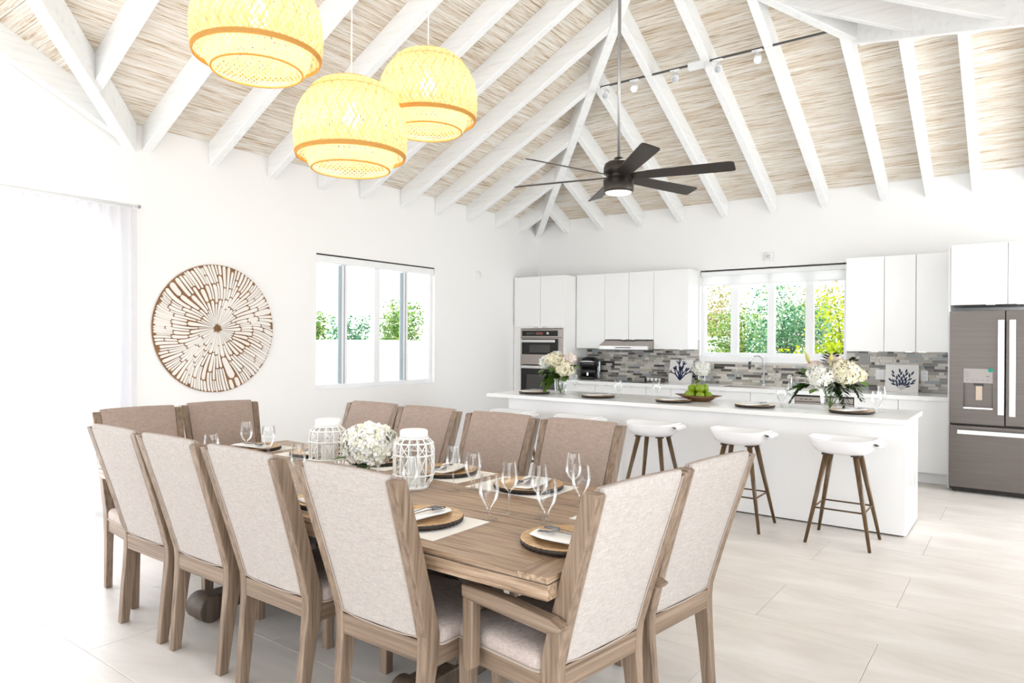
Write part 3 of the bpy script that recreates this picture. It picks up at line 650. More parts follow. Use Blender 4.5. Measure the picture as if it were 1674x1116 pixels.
# ------------------------------------------------------------------ island
isl = thing('island', 'long white kitchen island base with plain panels', 'island', (-4.55, 6.047, 0))
bx(.02, 3.79, .02, .70, 0.012, .87).build('carcass', lacq_in, isl)
bx(0, 3.805, 0, .02, .012, .87).build('front_panel', lacq, isl, .001, 1)
def marble():
    m, nt, p = newmat('grey_veined_white'); f = noise(nt, coords(nt, (3, 12, 2)), 1.0, 6, .6, 1.5)
    r = ramp(nt, [(.35, rgb(206, 202, 198)), (.55, rgb(240, 238, 236))]); nt.links.new(f, r.inputs[0]); nt.links.new(r.outputs[0], p.inputs['Base Color']); p.inputs['Roughness'].default_value = .15; return m
marble_m = marble()
bx(3.79, 3.81, .02, .70, .012, .87).build('end_panel', marble_m, isl, .001, 1); bx(0, .02, .02, .70, .012, .87).build('end_panel', lacq, isl, .001, 1)
bx(.02, 3.79, .03, .68, 0, .012).build('plinth', shadow_m, isl)
it = tag(bx(-4.80, -.725, 5.967, 6.89, .872, .91).build('island_worktop', quartz, None, .003), 'long white quartz top of the island laid with place settings', 'worktop')

def make_stool(loc, label):
    t = thing('bar_stool', label, 'stool', loc, 0, 'white bar stools along the island')
    def el(a, b, z, n=36, p=2.5, dx=0):
        out = []
        for i in range(n):
            th = 2*PI*i/n; c, s_ = math.cos(th), math.sin(th)
            out.append((dx+a*abs(c)**(2/p)*(1 if c >= 0 else -1), b*abs(s_)**(2/p)*(1 if s_ >= 0 else -1), z+(.018*(abs(c)**3)-.006)*min(1, (z-.66)/.1)))
        return out
    rings = [el(.10, .09, .66), el(.155, .13, .664), el(.195, .16, .685), el(.222, .18, .72), el(.235, .19, .757), el(.240, .193, .775), el(.234, .188, .778), el(.22, .175, .765), el(.19, .15, .735), el(.13, .11, .712), el(.05, .05, .706)]
    MB().loft(rings, True, True).build('seat', stoolw, t)
    rings = []
    for y_, q in ((-.098, .55), (-.085, .92), (-.05, 1.0), (0, 1.02), (.05, 1.0), (.085, .92), (.098, .55)):
        out = [(.232+.052*q*math.cos(t_), y_, .752+.026*q*math.sin(t_)+.15*(.232+.052*q*math.cos(t_)-.232)*-.6) for t_ in [2*PI*i/18 for i in range(18)]]
        inn = [(.238+.036*q*math.cos(t_), y_, .751+.0165*q*math.sin(t_)+.15*(.034*q*math.cos(t_))*-.6) for t_ in [2*PI*i/18 for i in range(18)]]
        rings.append((out, inn))
    gm = MB(); gm.loft([r_[0] for r_ in rings], False, True); gm.loft([list(reversed(r_[1])) for r_ in rings], False, True)
    for r_, fl_ in ((rings[0], 1), (rings[-1], 0)):
        o_ = r_[0]; i_ = r_[1]; n_ = len(o_)
        gm.add(o_+i_, [(k, (k+1) % n_, n_+(k+1) % n_, n_+k) for k in range(n_)], True)
    gm.build('seat_grip', stoolw, t)
    for sx in (-1, 1):
        for sy in (-1, 1):
            MB().tube([(sx*.10, sy*.085, .662), (sx*.218, sy*.212, .0)], [.021, .0115], 12).build('leg', legm, t)
            bx(sx*.10-.03, sx*.10+.03, sy*.085-.022, sy*.085+.022, .652, .661).build('mounting_plate', shadow_m, t)
    f_ = (.66-.26)/.66; ax, ay = .10+.118*f_, .085+.127*f_
    for p, q in (((-ax, -ay), (ax, -ay)), ((-ax, ay), (ax, ay)), ((-ax, -ay), (-ax, ay)), ((ax, -ay), (ax, ay))):
        MB().cyl((*p, .26), (*q, .26), .0065, n=8).build('stretcher', legx, t)
    return t
sl = ['white bar stool nearest the fridge end of the island', 'white bar stool second from the fridge end of the island', 'white bar stool at the middle of the island', 'white bar stool second from the oven end, mostly behind dining chairs', 'white bar stool at the oven end, mostly behind dining chairs']
st0 = make_stool((-1.11, 5.67, 0), sl[0])
for k in range(1, 5): dup(st0, (-1.11-.775*k, 5.67, 0), 0, sl[k])

# ------------------------------------------------------------------ dining table
TX0, TX1, TY0, TY1, TZt = -4.25, -1.165, 1.75, 3.0, .77
tb = thing('dining_table', 'large weathered oak dining table laid for dinner', 'table', ((TX0+TX1)/2, (TY0+TY1)/2, 0))
hx, hy = (TX1-TX0)/2, (TY1-TY0)/2
EB = .115; nb = 7; bw = 2*hy/nb
for k in range(nb):
    bx(-hx+EB, hx-EB, -hy+bw*k+.0004, -hy+bw*(k+1)-.0004, TZt-.02, TZt).build('top_board', tb_x, tb, .0008, 1)
bx(-hx, -hx+EB-.0006, -hy, hy, TZt-.02, TZt).build('end_board', tb_y, tb, .001, 1); bx(hx-EB+.0006, hx, -hy, hy, TZt-.02, TZt).build('end_board', tb_y, tb, .001, 1)
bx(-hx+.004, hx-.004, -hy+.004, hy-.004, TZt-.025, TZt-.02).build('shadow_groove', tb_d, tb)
e = .06
bx(-hx, hx, -hy, -hy+e, TZt-.073, TZt-.025).build('edge_rail', tb_x, tb, .002, 1); bx(-hx, hx, hy-e, hy, TZt-.073, TZt-.025).build('edge_rail', tb_x, tb, .002, 1)
bx(-hx, -hx+e, -hy+e, hy-e, TZt-.073, TZt-.025).build('edge_rail', tb_y, tb, .002, 1); bx(hx-e, hx, -hy+e, hy-e, TZt-.073, TZt-.025).build('edge_rail', tb_y, tb, .002, 1)
for cx in (-.79, .75):
    m = MB(); m.box(cx-.06, cx+.06, -.40, .40, .04, .13).build('foot_beam', tb_d, tb, .01)
    for sy in (-1, 1):
        MB().cyl((cx-.075, sy*.40, .07), (cx+.075, sy*.40, .07), .07, n=20).build('scroll_foot', tb_d, tb, .004)
        MB().prism([(cx-.05, sy*.08, .13), (cx-.05, sy*.20, .13), (cx-.05, sy*.12, .40), (cx-.05, sy*.30, .64), (cx-.05, sy*.16, .64), (cx-.05, sy*.03, .42)], (.10, 0, 0)).build('splayed_post', tb_d, tb, .006)
    bx(cx-.06, cx+.06, -.42, .42, .64, .697).build('top_beam', tb_d, tb, .008)
bx(-.79, .75, -.045, .045, .30, .40).build('stretcher', tb_d, tb, .006)

# ------------------------------------------------------------------ dining chairs (facing +y)
PROF = [(0.0, -.265, -.222), (.2, -.250, -.196), (.40, -.233, -.164), (.47, -.234, -.162), (.6, -.270, -.202), (.8, -.332, -.268), (1.0, -.396, -.337), (1.041, -.408, -.353)]
def pw(z): # lateral centre of the post
    return .203+(.214-.203)*z/.43 if z < .43 else .214+(.240-.214)*(z-.43)/.6
def yb(z, k):
    for a, b in zip(PROF, PROF[1:]):
        if z <= b[0]: return a[k]+(b[k]-a[k])*(z-a[0])/(b[0]-a[0])
    return PROF[-1][k]+(z-PROF[-1][0])*(-.25)
def make_chair(name, label, cat, group, arms):
    t = thing(name, label, cat, (0, 0, 0), 0, group)
    for s in (-1, 1):
        rings = []
        zs = [0, .1, .2, .3, .38, .43, .48, .55, .65, .8, .9, 1.0, 1.041]
        for z in zs:
            c, h = s*pw(z), .0185+(.003 if z > .3 else 0)
            rings.append([(c-h, yb(z, 1), z), (c+h, yb(z, 1), z), (c+h, yb(z, 2), z), (c-h, yb(z, 2), z)])
        MB().loft(rings, True, False).build('back_post', ch_z, t, .004)
        MB().hexa([(s*.205-.02, .195, 0), (s*.205+.02, .195, 0), (s*.205+.02, .235, 0), (s*.205-.02, .235, 0)], [(s*.205-.026, .186, .425), (s*.205+.026, .186, .425), (s*.205+.026, .24, .425), (s*.205-.026, .24, .425)]).build('front_leg', ch_z, t, .003)
        bx(s*.214-.012, s*.214+.012, -.168, .19, .355, .425).build('side_rail', ch_y, t, .002, 1)
    bx(-.18, .18, .208, .234, .355, .425).build('front_rail', ch_x, t, .002, 1)
    MB().hexa([(-.203, -.230, .385), (.203, -.230, .385), (.203, -.200, .385), (-.203, -.200, .385)], [(-.205, -.232, .462), (.205, -.232, .462), (.205, -.202, .462), (-.205, -.202, .462)]).build('rear_rail', ch_x, t, .002, 1)
    # upholstered back: pale linen behind, taupe in front
    for nm, mat, back in (('back_cover', linen, True), ('backrest', taupe, False)):
        rings = []
        zs = [.466, .48, .54, .64, .76, .88, .98, 1.026, 1.046, 1.055]
        for z in zs:
            k = (z-.466)/(1.055-.466)
            w = pw(min(z, 1.041))-.023
            y1, y2 = yb(z, 1), yb(z, 2); ym = (y1+y2)/2
            end = max(0, (z-1.026)/.03)**2
            if back: a, b = y1+.004+.012*end, ym+.002
            else: a, b = ym+.002, y2-.004-.012*end+.012*math.sin(PI*k)
            row = []
            m = 9; arch = [.004*(1-(2*i/(m-1)-1)**2) if z > 1.0 else 0 for i in range(m)]
            bul = [.006*(1-(2*i/(m-1)-1)**4)*math.sin(PI*min(1, k*1.02)) for i in range(m)]
            A = [(-w+2*w*i/(m-1), a-(bul[i] if back else 0), z+arch[i]) for i in range(m)]
            B = [(w-2*w*i/(m-1), b+(0 if back else bul[i]), z+arch[m-1-i]) for i in range(m)]
            rings.append(A+B)
        MB().loft(rings, True, True).build(nm, mat, t, .004)
    e1 = [(-.192, yb(z, 1)+.004, z) for z in (1.03, .9, .75, .6, .48)]
    wl = [(-(pw(min(z, 1.03))-.024), yb(z, 1)+.002, z) for z in (1.035, .95, .85, .7, .58, .475)]
    MB().tube(wl+[(-.12, yb(.468, 1)+.001, .466), (0, yb(.466, 1), .464), (.12, yb(.468, 1)+.001, .466)]+[(-x, y, z) for x, y, z in reversed(wl)], .0028, 6).build('piping', pipe_m, t)
    # seat
    rings = [rrect(-.228, .228, -.162, .246, .03, .427), rrect(-.236, .236, -.166, .254, .035, .437), rrect(-.236, .236, -.166, .254, .035, .47), rrect(-.228, .228, -.16, .246, .04, .487), rrect(-.19, .19, -.13, .21, .06, .499), rrect(-.10, .10, -.06, .13, .06, .505)]
    st = MB().loft(rings, True, True).build('seat', seatf, t)
    MB().tube(rrect(-.237, .237, -.167, .255, .035, .432), .005, 6, True, True).build('piping', pipe_m, st)
    if arms:
        for s in (-1, 1):
            x0_, x1_ = (.250, .298) if s > 0 else (-.298, -.250)
            MB().prism([(x0_, -.29, .612), (x0_, -.24, .598), (x0_, .10, .606), (x0_, .15, .612), (x0_, .152, .653), (x0_, -.05, .657), (x0_, -.25, .645), (x0_, -.305, .628)], (x1_-x0_, 0, 0)).build('armrest', ch_y, t, .006)
            MB().prism([(x0_+.004, .095, .612), (x0_+.004, .148, .612), (x0_+.004, .146, .40), (x0_+.004, .135, .365), (x0_+.004, .118, .36), (x0_+.004, .10, .375)], (x1_-x0_-.008, 0, 0)).build('arm_post', ch_z, t, .004)
    return t
G1 = 'side chairs along the table'
near = [(-3.60, 'high-backed side chair seen from behind, nearest the curtain on the near side of the table'), (-3.07, 'high-backed side chair seen from behind, second from the curtain on the near side'),
        (-2.505, 'high-backed side chair seen from behind, third from the curtain on the near side'), (-1.865, 'high-backed side chair seen from behind, largest and closest, next to the near armchair')]
far = [(-3.65, 'side chair across the table facing us, behind the farther white lantern'), (-3.125, 'side chair across the table facing us, behind the hydrangea centrepiece'),
       (-2.53, 'side chair across the table facing us, behind the nearer white lantern'), (-1.97, 'side chair across the table facing us, nearest the bar stools')]
c0 = make_chair('dining_chair', near[0][1], 'chair', G1, False); c0.location = (near[0][0], 1.94, 0)
for x, lab in near[1:]: dup(c0, (x, 1.94, 0), 0, lab)
for x, lab in far: dup(c0, (x, 2.915, 0), PI, lab)
dup(c0, (-1.318, 2.63, 0), math.radians(82), 'side chair seen from behind, beside the closest armchair at the kitchen end', 'side chairs at the table ends')
dup(c0, (-4.145, 2.05, 0), math.radians(-97), 'side chair facing us at the curtain end of the table, nearer the curtain', 'side chairs at the table ends')
dup(c0, (-4.145, 2.575, 0), math.radians(-101), 'side chair facing us at the curtain end of the table, below the carved disc', 'side chairs at the table ends')
a0 = make_chair('dining_armchair', 'high-backed armchair seen from behind at the near table corner, closest to us', 'armchair', None, True)
a0.location = (-1.368, 2.078, 0); a0.rotation_euler = (0, 0, math.radians(82))


# ------------------------------------------------------------------ ceiling fan
fan = thing('ceiling_fan', 'dark bronze six-blade ceiling fan on a long silver rod with a round lit lens', 'fan', (XR, 5.06, 2.70))
RT = ZP+K*HT-.30-2.70
MB().cyl((0, 0, .27), (0, 0, RT), .0135, n=12).build('rod', rodm, fan)
MB().lathe([(.02, RT-.10), (.06, RT-.09), (.075, RT-.02), (.075, RT)], 24, cap=True).build('ceiling_canopy', rodm, fan)
MB().lathe([(.02, .30), (.035, .295), (.045, .27), (.085, .262), (.112, .245), (.122, .21), (.122, .165), (.10, .16), (.10, .118), (.124, .112), (.124, .03), (.116, .012), (.108, .010)], 36).build('motor_housing', bronze, fan)
MB().lathe([(.108, .016), (.100, .004), (.07, -.004), (.0, -.007)], 32).build('light_lens', fanl, fan)
for k in range(6):
    a = math.radians(12+60*k); c, s_ = math.cos(a), math.sin(a); pit_ = math.radians(-17)
    def bp(r, w, h):
        y, z = w*math.cos(pit_)-h*math.sin(pit_), w*math.sin(pit_)+h*math.cos(pit_)
        return (r*c-y*s_, r*s_+y*c, .14+z)
    rings = []
    for r, w0, w1 in ((.10, -.030, .030), (.16, -.048, .050), (.25, -.058, .062), (.6, -.064, .070), (.88, -.068, .074), (.905, -.062, .070), (.915, -.045, .060)):
        rings.append([bp(r, w0, -.004), bp(r, w1, -.004), bp(r, w1, .004), bp(r, w0, .004)])
    MB().loft(rings, True, False).build('blade', bronze, fan, .002, 1)

# ------------------------------------------------------------------ track light under the rafters
tz = ZP+K*(YW-6.82)-RD
tr = thing('track_light', 'thin dark ceiling track with small white spotlights under the kitchen rafters', 'track light', (0, 6.82, tz))
bx(-3.99, -1.42, -.009, .009, .004, .022).build('track', M('track_dark', rgb(84, 82, 80), .4), tr)
bx(-2.83, -2.66, -.03, .03, -.04, .03).build('power_box', trim_m, tr, .004)
for x_, on in ((-3.80, 0), (-3.45, 1), (-2.98, 0), (-2.52, 0), (-2.13, 1)):
    bx(x_-.05, x_+.05, -.016, .016, -.010, .006).build('adapter', trim_m, tr, .003)
    h = MB().cyl((x_, 0, -.008), (x_, 0, -.06), .009, n=8).cyl((x_, .02, -.05), (x_+.02, -.05, -.115), .034, .038, 16).build('spot_head', trim_m, tr)
    n = Vector((.02, -.07, -.065)).normalized(); p = Vector((x_+.02, -.05, -.115))
    MB().cyl(p-n*.002, p+n*.003, .029, n=16).build('lens', spotl if on else lensm, h)
    if on:
        l = bpy.data.lights.new('spot_light', 'SPOT'); l.energy = 45; l.color = (1, .9, .76); l.spot_size = 1.5; l.spot_blend = .8; l.shadow_soft_size = .03
        o = bpy.data.objects.new('spot_light', l); COL.objects.link(o); o.location = Vector((0, 6.82, tz))+p+n*.012; o.rotation_euler = n.to_track_quat('-Z', 'Y').to_euler()

# ------------------------------------------------------------------ woven pendants
UP = [(.262, .062), (.273, .10), (.277, .16), (.273, .22), (.259, .28), (.234, .33), (.207, .365), (.197, .375), (.189, .392), (.160, .415), (.12, .43), (.05, .437), (.012, .44)]
LO = [(.186, .0), (.204, .02), (.218, .05), (.227, .085), (.225, .12), (.21, .16)]
def prof_at(P, s_):
    x = s_*(len(P)-1); k = min(int(x), len(P)-2); u = x-k
    return P[k][0]+(P[k+1][0]-P[k][0])*u, P[k][1]+(P[k+1][1]-P[k][1])*u
def weave(P, n, twist, w, seg, jig=0.0):
    m = MB()
    for sgn in (-1, 1):
        for i in range(n):
            a0 = 2*PI*i/n; vs = []
            for k in range(seg+1):
                s_ = k/seg; r, z = prof_at(P, s_); r += (.0012 if (k+i) % 2 else -.0012)*sgn
                a = a0+sgn*twist*s_; hw = w/2/max(r, .03)
                hw = min(hw, PI/n*.9)
                vs += [(r*math.cos(a-hw), r*math.sin(a-hw), z), (r*math.cos(a+hw), r*math.sin(a+hw), z)]
            m.add(vs, [(2*k, 2*k+1, 2*k+3, 2*k+2) for k in range(seg)], True)
    return m
def ringpts(r, z, n=40): return [(r*math.cos(2*PI*i/n), r*math.sin(2*PI*i/n), z) for i in range(n)]
def make_pendant(label, loc):
    t = thing('pendant_lamp', label, 'pendant lamp', loc, 0, 'woven bamboo pendant lamps')
    weave(UP, 62, 1.5, .0100, 24).build('woven_shade', bamboo, t, kind='stuff')
    weave([(r*.97, z) for r, z in UP[:9]], 30, .7, .009, 14).build('inner_weave', bamboo, t, kind='stuff')
    weave(LO, 56, .8, .0098, 12).build('lower_tier', bamboo, t, kind='stuff')
    b = MB()
    for k in range(4): b.tube(ringpts(.262+.0018*k, .058+.005*k), .0038, 6, True, True)
    b.build('band', bamboo_d, t)
    b = MB(); b.tube(ringpts(.189, .0), .0045, 6, True, True); b.build('rim', bamboo_d, t)
    b = MB(); b.tube(ringpts(.203, .368), .004, 6, True, True); b.tube(ringpts(.12, .431), .003, 6, True, True); b.build('upper_ring', bamboo, t)
    MB().cyl((0, 0, .29), (0, 0, .37), .02, n=12).build('socket', cordm, t)
    MB().lathe([(0, .195), (.03, .205), (.045, .24), (.038, .275), (.018, .305)], 18).build('bulb', bulbm, t)
    cz = ZP+K*HT-.30-loc[2]
    MB().cyl((0, 0, .36), (0, 0, cz), .0035, n=8).build('cord', cordm, t)
    MB().lathe([(.05, cz-.03), (.05, cz)], 16, cap=True).build('ceiling_rose', cordm, t)
    return t
PL = [((XR, 1.747, 2.655), 'woven bamboo pendant lamp hanging highest in the picture, cut by the top edge'), ((XR, 2.268, 2.334), 'woven bamboo pendant lamp hanging lowest, middle of the three'),
      ((XR, 2.813, 2.655), 'woven bamboo pendant lamp nearest the ceiling fan')]
for loc, lab in PL:
    make_pendant(lab, loc)
    l = bpy.data.lights.new('lamp_light', 'POINT'); l.energy = 2.3; l.color = (1, .88, .72); l.shadow_soft_size = .05
    o = bpy.data.objects.new('lamp_light', l); COL.objects.link(o); o.location = (loc[0], loc[1], loc[2]+.165)

# ------------------------------------------------------------------ carved wall disc
DR = .618
dk = thing('carved_disc', 'large round carved wall panel of whitewashed petals on brown wood', 'wall art', (XW+.002, 3.668, 1.592))
MB().prism([(0, DR*math.cos(2*PI*i/72), DR*math.sin(2*PI*i/72)) for i in range(72)], (.022, 0, 0)).build('backboard', artb, dk)
rr = random.Random(5)
def warp(r, a):
    return a+.075*math.sin(2*a+6*r)*min(1, r*4)+.022*math.sin(5*a-11*r)*min(1, r*3)
def petal_piece(a, da, q0, q1, fill):
    N = 9; L = []; Rr = []
    for k in range(N):
        s_ = k/(N-1); s_ = .5-.5*math.cos(PI*s_); r = q0+(q1-q0)*s_
        hw = da/2*fill; e0 = max(.02, min(.45, hw*q0*1.1/(q1-q0))); e1 = max(.02, min(.45, hw*q1*1.1/(q1-q0)))
        f_ = 1.0
        if s_ < e0: f_ = math.sqrt(max(.012, 1-(1-s_/e0)**2))
        if s_ > 1-e1: f_ = min(f_, math.sqrt(max(.012, 1-(1-(1-s_)/e1)**2)))
        for lst, sg in ((L, 1), (Rr, -1)):
            w_ = warp(r, a)+sg*hw*f_; lst.append((.022, r*math.cos(w_), r*math.sin(w_)))
    MB().prism(L+Rr[::-1], (rr.uniform(.006, .012), 0, 0)).build('carved_petal', artw, dk)
def grow(a, da, q0, level):
    q1 = q0+rr.uniform(.11, .26) if level < 3 else DR
    if q1 > DR-.09: q1 = DR-.004-(rr.uniform(0, .035) if rr.random() < .35 else 0)
    petal_piece(a, da, q0, q1, rr.uniform(.66, .80))
    if q1 < DR-.06:
        w = da*q1; n_ = 2 if w > .030 and rr.random() < .85 else 1
        if n_ == 1: grow(a, da, q1+.007, level+1)
        else:
            f_ = rr.uniform(.36, .64); grow(a-da/2+da*f_/2, da*f_, q1+.007, level+1); grow(a+da/2-da*(1-f_)/2, da*(1-f_), q1+.007, level+1)
cuts = sorted((i+rr.uniform(-.3, .3))*2*PI/46 for i in range(46))
for i in range(46):
    a0 = cuts[i]; a1 = cuts[(i+1) % 46]+(2*PI if i == 45 else 0); grow((a0+a1)/2, a1-a0, .03+rr.uniform(0, .02), 0)
MB().lathe([(.022, 0), (.02, .02), (0, .028)], 14).build('centre_boss', artb, dk, loc=(.02, 0, 0)); dk.children[-1].rotation_euler = (0, PI/2, 0)

# ------------------------------------------------------------------ place settings
def wine_glass(loc, label):
    m = MB().lathe([(.034, 0), (.033, .003), (.012, .006), (.0045, .012), (.0038, .05), (.004, .092), (.012, .100), (.026, .112), (.035, .135), (.036, .155), (.032, .19), (.028, .217)], 24)
    return m
def goblet():
    return MB().lathe([(.036, 0), (.035, .004), (.018, .009), (.009, .018), (.008, .035), (.010, .050), (.020, .062), (.033, .083), (.041, .11), (.0425, .135), (.039, .16), (.036, .18)], 24)
WG, GO = wine_glass(0, 0), goblet()
wg0 = go0 = None
def put_glass(kind, x, y, z, label, group):
    global wg0, go0
    if kind == 'w':
        if wg0 is None: wg0 = o = WG.build('wine_glass', glass)
        else: o = wg0.copy(); COL.objects.link(o)
    else:
        if go0 is None: go0 = o = GO.build('water_goblet', glass)
        else: o = go0.copy(); COL.objects.link(o)
    o.location = (x, y, z); o.rotation_euler = (0, 0, R.uniform(0, 6))
    tag(o, label, 'wine glass' if kind == 'w' else 'goblet', group)
    return o
def charger_rf(a, r): return 1+(.030*abs(math.sin(24*a)) if r > .15 else 0)
CH = MB().lathe([(.0, .006), (.10, .006), (.115, .010), (.135, .020), (.158, .024), (.167, .0235), (.166, .006), (.135, .004), (.11, .002), (.10, .0), (0, .0)], 132, rf=charger_rf)
def napkin_mesh():
    m = MB(); rows = []
    for k in range(13):
        s_ = k/12; x = -.14+.275*s_
        w = .068*(1-.25*s_)*(1 if s_ < .8 else 1-(s_-.8)*1.5)+.004; bend = .012*math.sin(3*s_)
        z = .003*math.sin(6*s_+.5)
        rows.append([(x, -w+bend, 0), (x, -w*.6+bend, .006+z), (x, bend, .0065), (x, w*.5+bend, .005+z*.6), (x, w*1.1+bend, .002), (x, w*.5+bend, .0), (x, -w*.5+bend, 0)])
    return m.loft(rows, True, True)
NA = napkin_mesh()
def fork_mesh():
    m = MB()
    m.loft([[(x, -w, z), (x, w, z), (x, w, z+.0022), (x, -w, z+.0022)] for x, w, z in ((-.10, .0055, 0), (-.06, .0045, .002), (0, .003, .006), (.03, .003, .009), (.042, .009, .006), (.055, .0115, .004))], True, False)
    for q in (-.0098, -.0036, .0026, .0088): m.box(.054, .098, q, q+.0022, .0035, .0058)
    return m
def spoon_mesh():
    m = MB()
    m.loft([[(x, -w, z), (x, w, z), (x, w, z+.0022), (x, -w, z+.0022)] for x, w, z in ((-.10, .0055, 0), (-.06, .0045, .002), (0, .003, .006), (.035, .003, .008))], True, False)
    rings = []
    for k in range(7):
        a = PI*k/6; rr_ = math.sin(a); x = .066-.033*math.cos(a)
        rings.append([(x, -.019*rr_-.0004, .009), (x, -.010*rr_, .004), (x, 0, .0025), (x, .010*rr_, .004), (x, .019*rr_+.0004, .009), (x, .010*rr_, .0055), (x, 0, .004), (x, -.010*rr_, .0055)])
    return m.loft(rings, True, True)
FO, SP = fork_mesh(), spoon_mesh()
protos = {}
def put(name, mb, mat, loc, rz, label, cat, group, bev=0):
    if name not in protos:
        protos[name] = o = mb.build(name, mat, None, bev)
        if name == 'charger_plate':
            o.data.materials.append(rim_shade)
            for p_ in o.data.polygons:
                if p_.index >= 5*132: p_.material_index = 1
    else: o = protos[name].copy(); COL.objects.link(o)
    o.location = loc; o.rotation_euler = (0, 0, rz); return tag(o, label, cat, group)
MATM = bx(-.225, .225, -.165, .165, 0, .0025)
def setting(x, y, z, rz, where, mat, nrot, mx=0, my=0):
    ca, sa = math.cos(rz), math.sin(rz)
    if mat: put('placemat', MATM, mat_m, (x+mx, y+my, z+.0004), rz, 'white woven placemat '+where, 'placemat', 'white placemats on the dining table'); z += .0032
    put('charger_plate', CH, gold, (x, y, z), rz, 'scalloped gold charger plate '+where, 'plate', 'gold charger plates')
    zn = z+.0245; zn2 = zn+.009; nrot += PI/2
    put('napkin', NA, white_m, (x, y, zn-.0005), rz+nrot, 'folded white napkin on the charger '+where, 'napkin', 'folded napkins')
    n = rz+nrot; c2, s2 = math.cos(n), math.sin(n)
    for nm, mb, off, dr, lab in (('fork', FO, .014, .10, 'steel fork on the napkin '), ('spoon', SP, -.016, -.08, 'steel spoon on the napkin ')):
        put(nm, mb, flat_m, (x+.01*c2-off*s2, y+.01*s2+off*c2, zn2), n+dr, lab+where, nm, nm+'s at the place settings')
SET = [(-2.44, 1.965, 0, 'at the third near-side seat, glimpsed between two chair backs', True, -.2, 0, 0),
       (-1.93, 1.985, 0, 'at the near-side seat of the largest chair', True, -.15, 0, -.005),
       (-1.305, 2.09, PI/2, 'at the kitchen-end seat of the closest armchair', False, .1, 0, 0),
       (-1.32, 2.61, PI/2, 'at the farther kitchen-end seat, mostly behind an armchair', True, 0, 0, 0),
       (-1.95, 2.755, PI, 'at the far-side seat nearest the bar stools', True, .3, -.04, 0),
       (-2.52, 2.785, PI, 'at the far-side seat behind the nearer lantern', True, .35, 0, 0),
       (-3.05, 2.785, PI, 'at the far-side seat behind the hydrangea', True, .3, 0, 0),
       (-3.55, 2.74, PI, 'at the far-side seat behind the farther lantern', True, .3, 0, 0),
       (-4.03, 2.60, -PI/2, 'at the curtain-end seat below the carved disc', True, .1, 0, 0)]
for x, y, rz, wh, mt, nr, mx, my in SET: setting(x, y, TZt+.0003, rz, wh, mt, nr, mx, my)
GWn, GGo = 'wine glasses on the dining table', 'water goblets on the dining table'
for k, x, y, lab in [('g', -1.736, 2.178, 'stemmed water goblet beside the placemat of the largest near chair'), ('w', -1.725, 2.300, 'tall wine glass just behind the goblet of the largest near chair'),
                     ('w', -1.590, 2.325, 'tall wine glass behind the goblet of the closest armchair'), ('g', -1.515, 2.265, 'stemmed water goblet by the charger of the closest armchair'),
                     ('w', -2.205, 2.490, 'tall wine glass between the nearer lantern and the far-side placemats'), ('g', -2.140, 2.560, 'stemmed water goblet between the two right-hand far-side placemats'),
                     ('w', -1.635, 2.660, 'tall wine glass by the far-side seat nearest the stools'), ('g', -1.562, 2.605, 'stemmed water goblet by the far-side seat nearest the stools'),
                     ('w', -2.155, 2.151, 'wine glass mostly behind the back post of the largest near chair'), ('w', -2.816, 2.055, 'wine glass seen between the third and largest near chairs'),
                     ('g', -3.72, 2.13, 'goblet peeking over the third near chair, nearest the curtain'), ('w', -3.83, 2.42, 'wine glass in front of the armchair below the carved disc'),
                     ('g', -3.78, 2.54, 'goblet standing alone right of the armchair below the carved disc')]:
    put_glass(k, x, y, TZt+.0003, lab, GWn if k == 'w' else GGo)
ISL = [(-4.38, 'at the oven end of the island'), (-3.575, 'at the second island place from the oven end'), (-2.74, 'at the middle island place by the fruit bowl'), (-1.965, 'at the second island place from the fridge end'), (-1.17, 'at the fridge end of the island')]
for x, wh in ISL: setting(x, 6.29, .9103, 0, wh, False, -.6, 0, 0)
for k, x, y, lab in [('g', -4.03, 6.33, 'goblet on the island in front of the oven-end flowers'), ('w', -3.96, 6.46, 'wine glass on the island beside the oven-end flowers'),
                     ('g', -3.40, 6.40, 'goblet on the island at the second place from the oven end'), ('g', -2.98, 6.42, 'goblet on the island left of the fruit bowl'),
                     ('g', -1.765, 6.40, 'goblet on the island left of the large bouquet'), ('w', -1.715, 6.53, 'wine glass on the island left of the large bouquet'),
                     ('g', -1.00, 6.40, 'goblet on the island right of the large bouquet'), ('w', -.985, 6.54, 'wine glass on the island right of the large bouquet')]:
    put_glass(k, x, y, .9103, lab, 'glasses on the island')

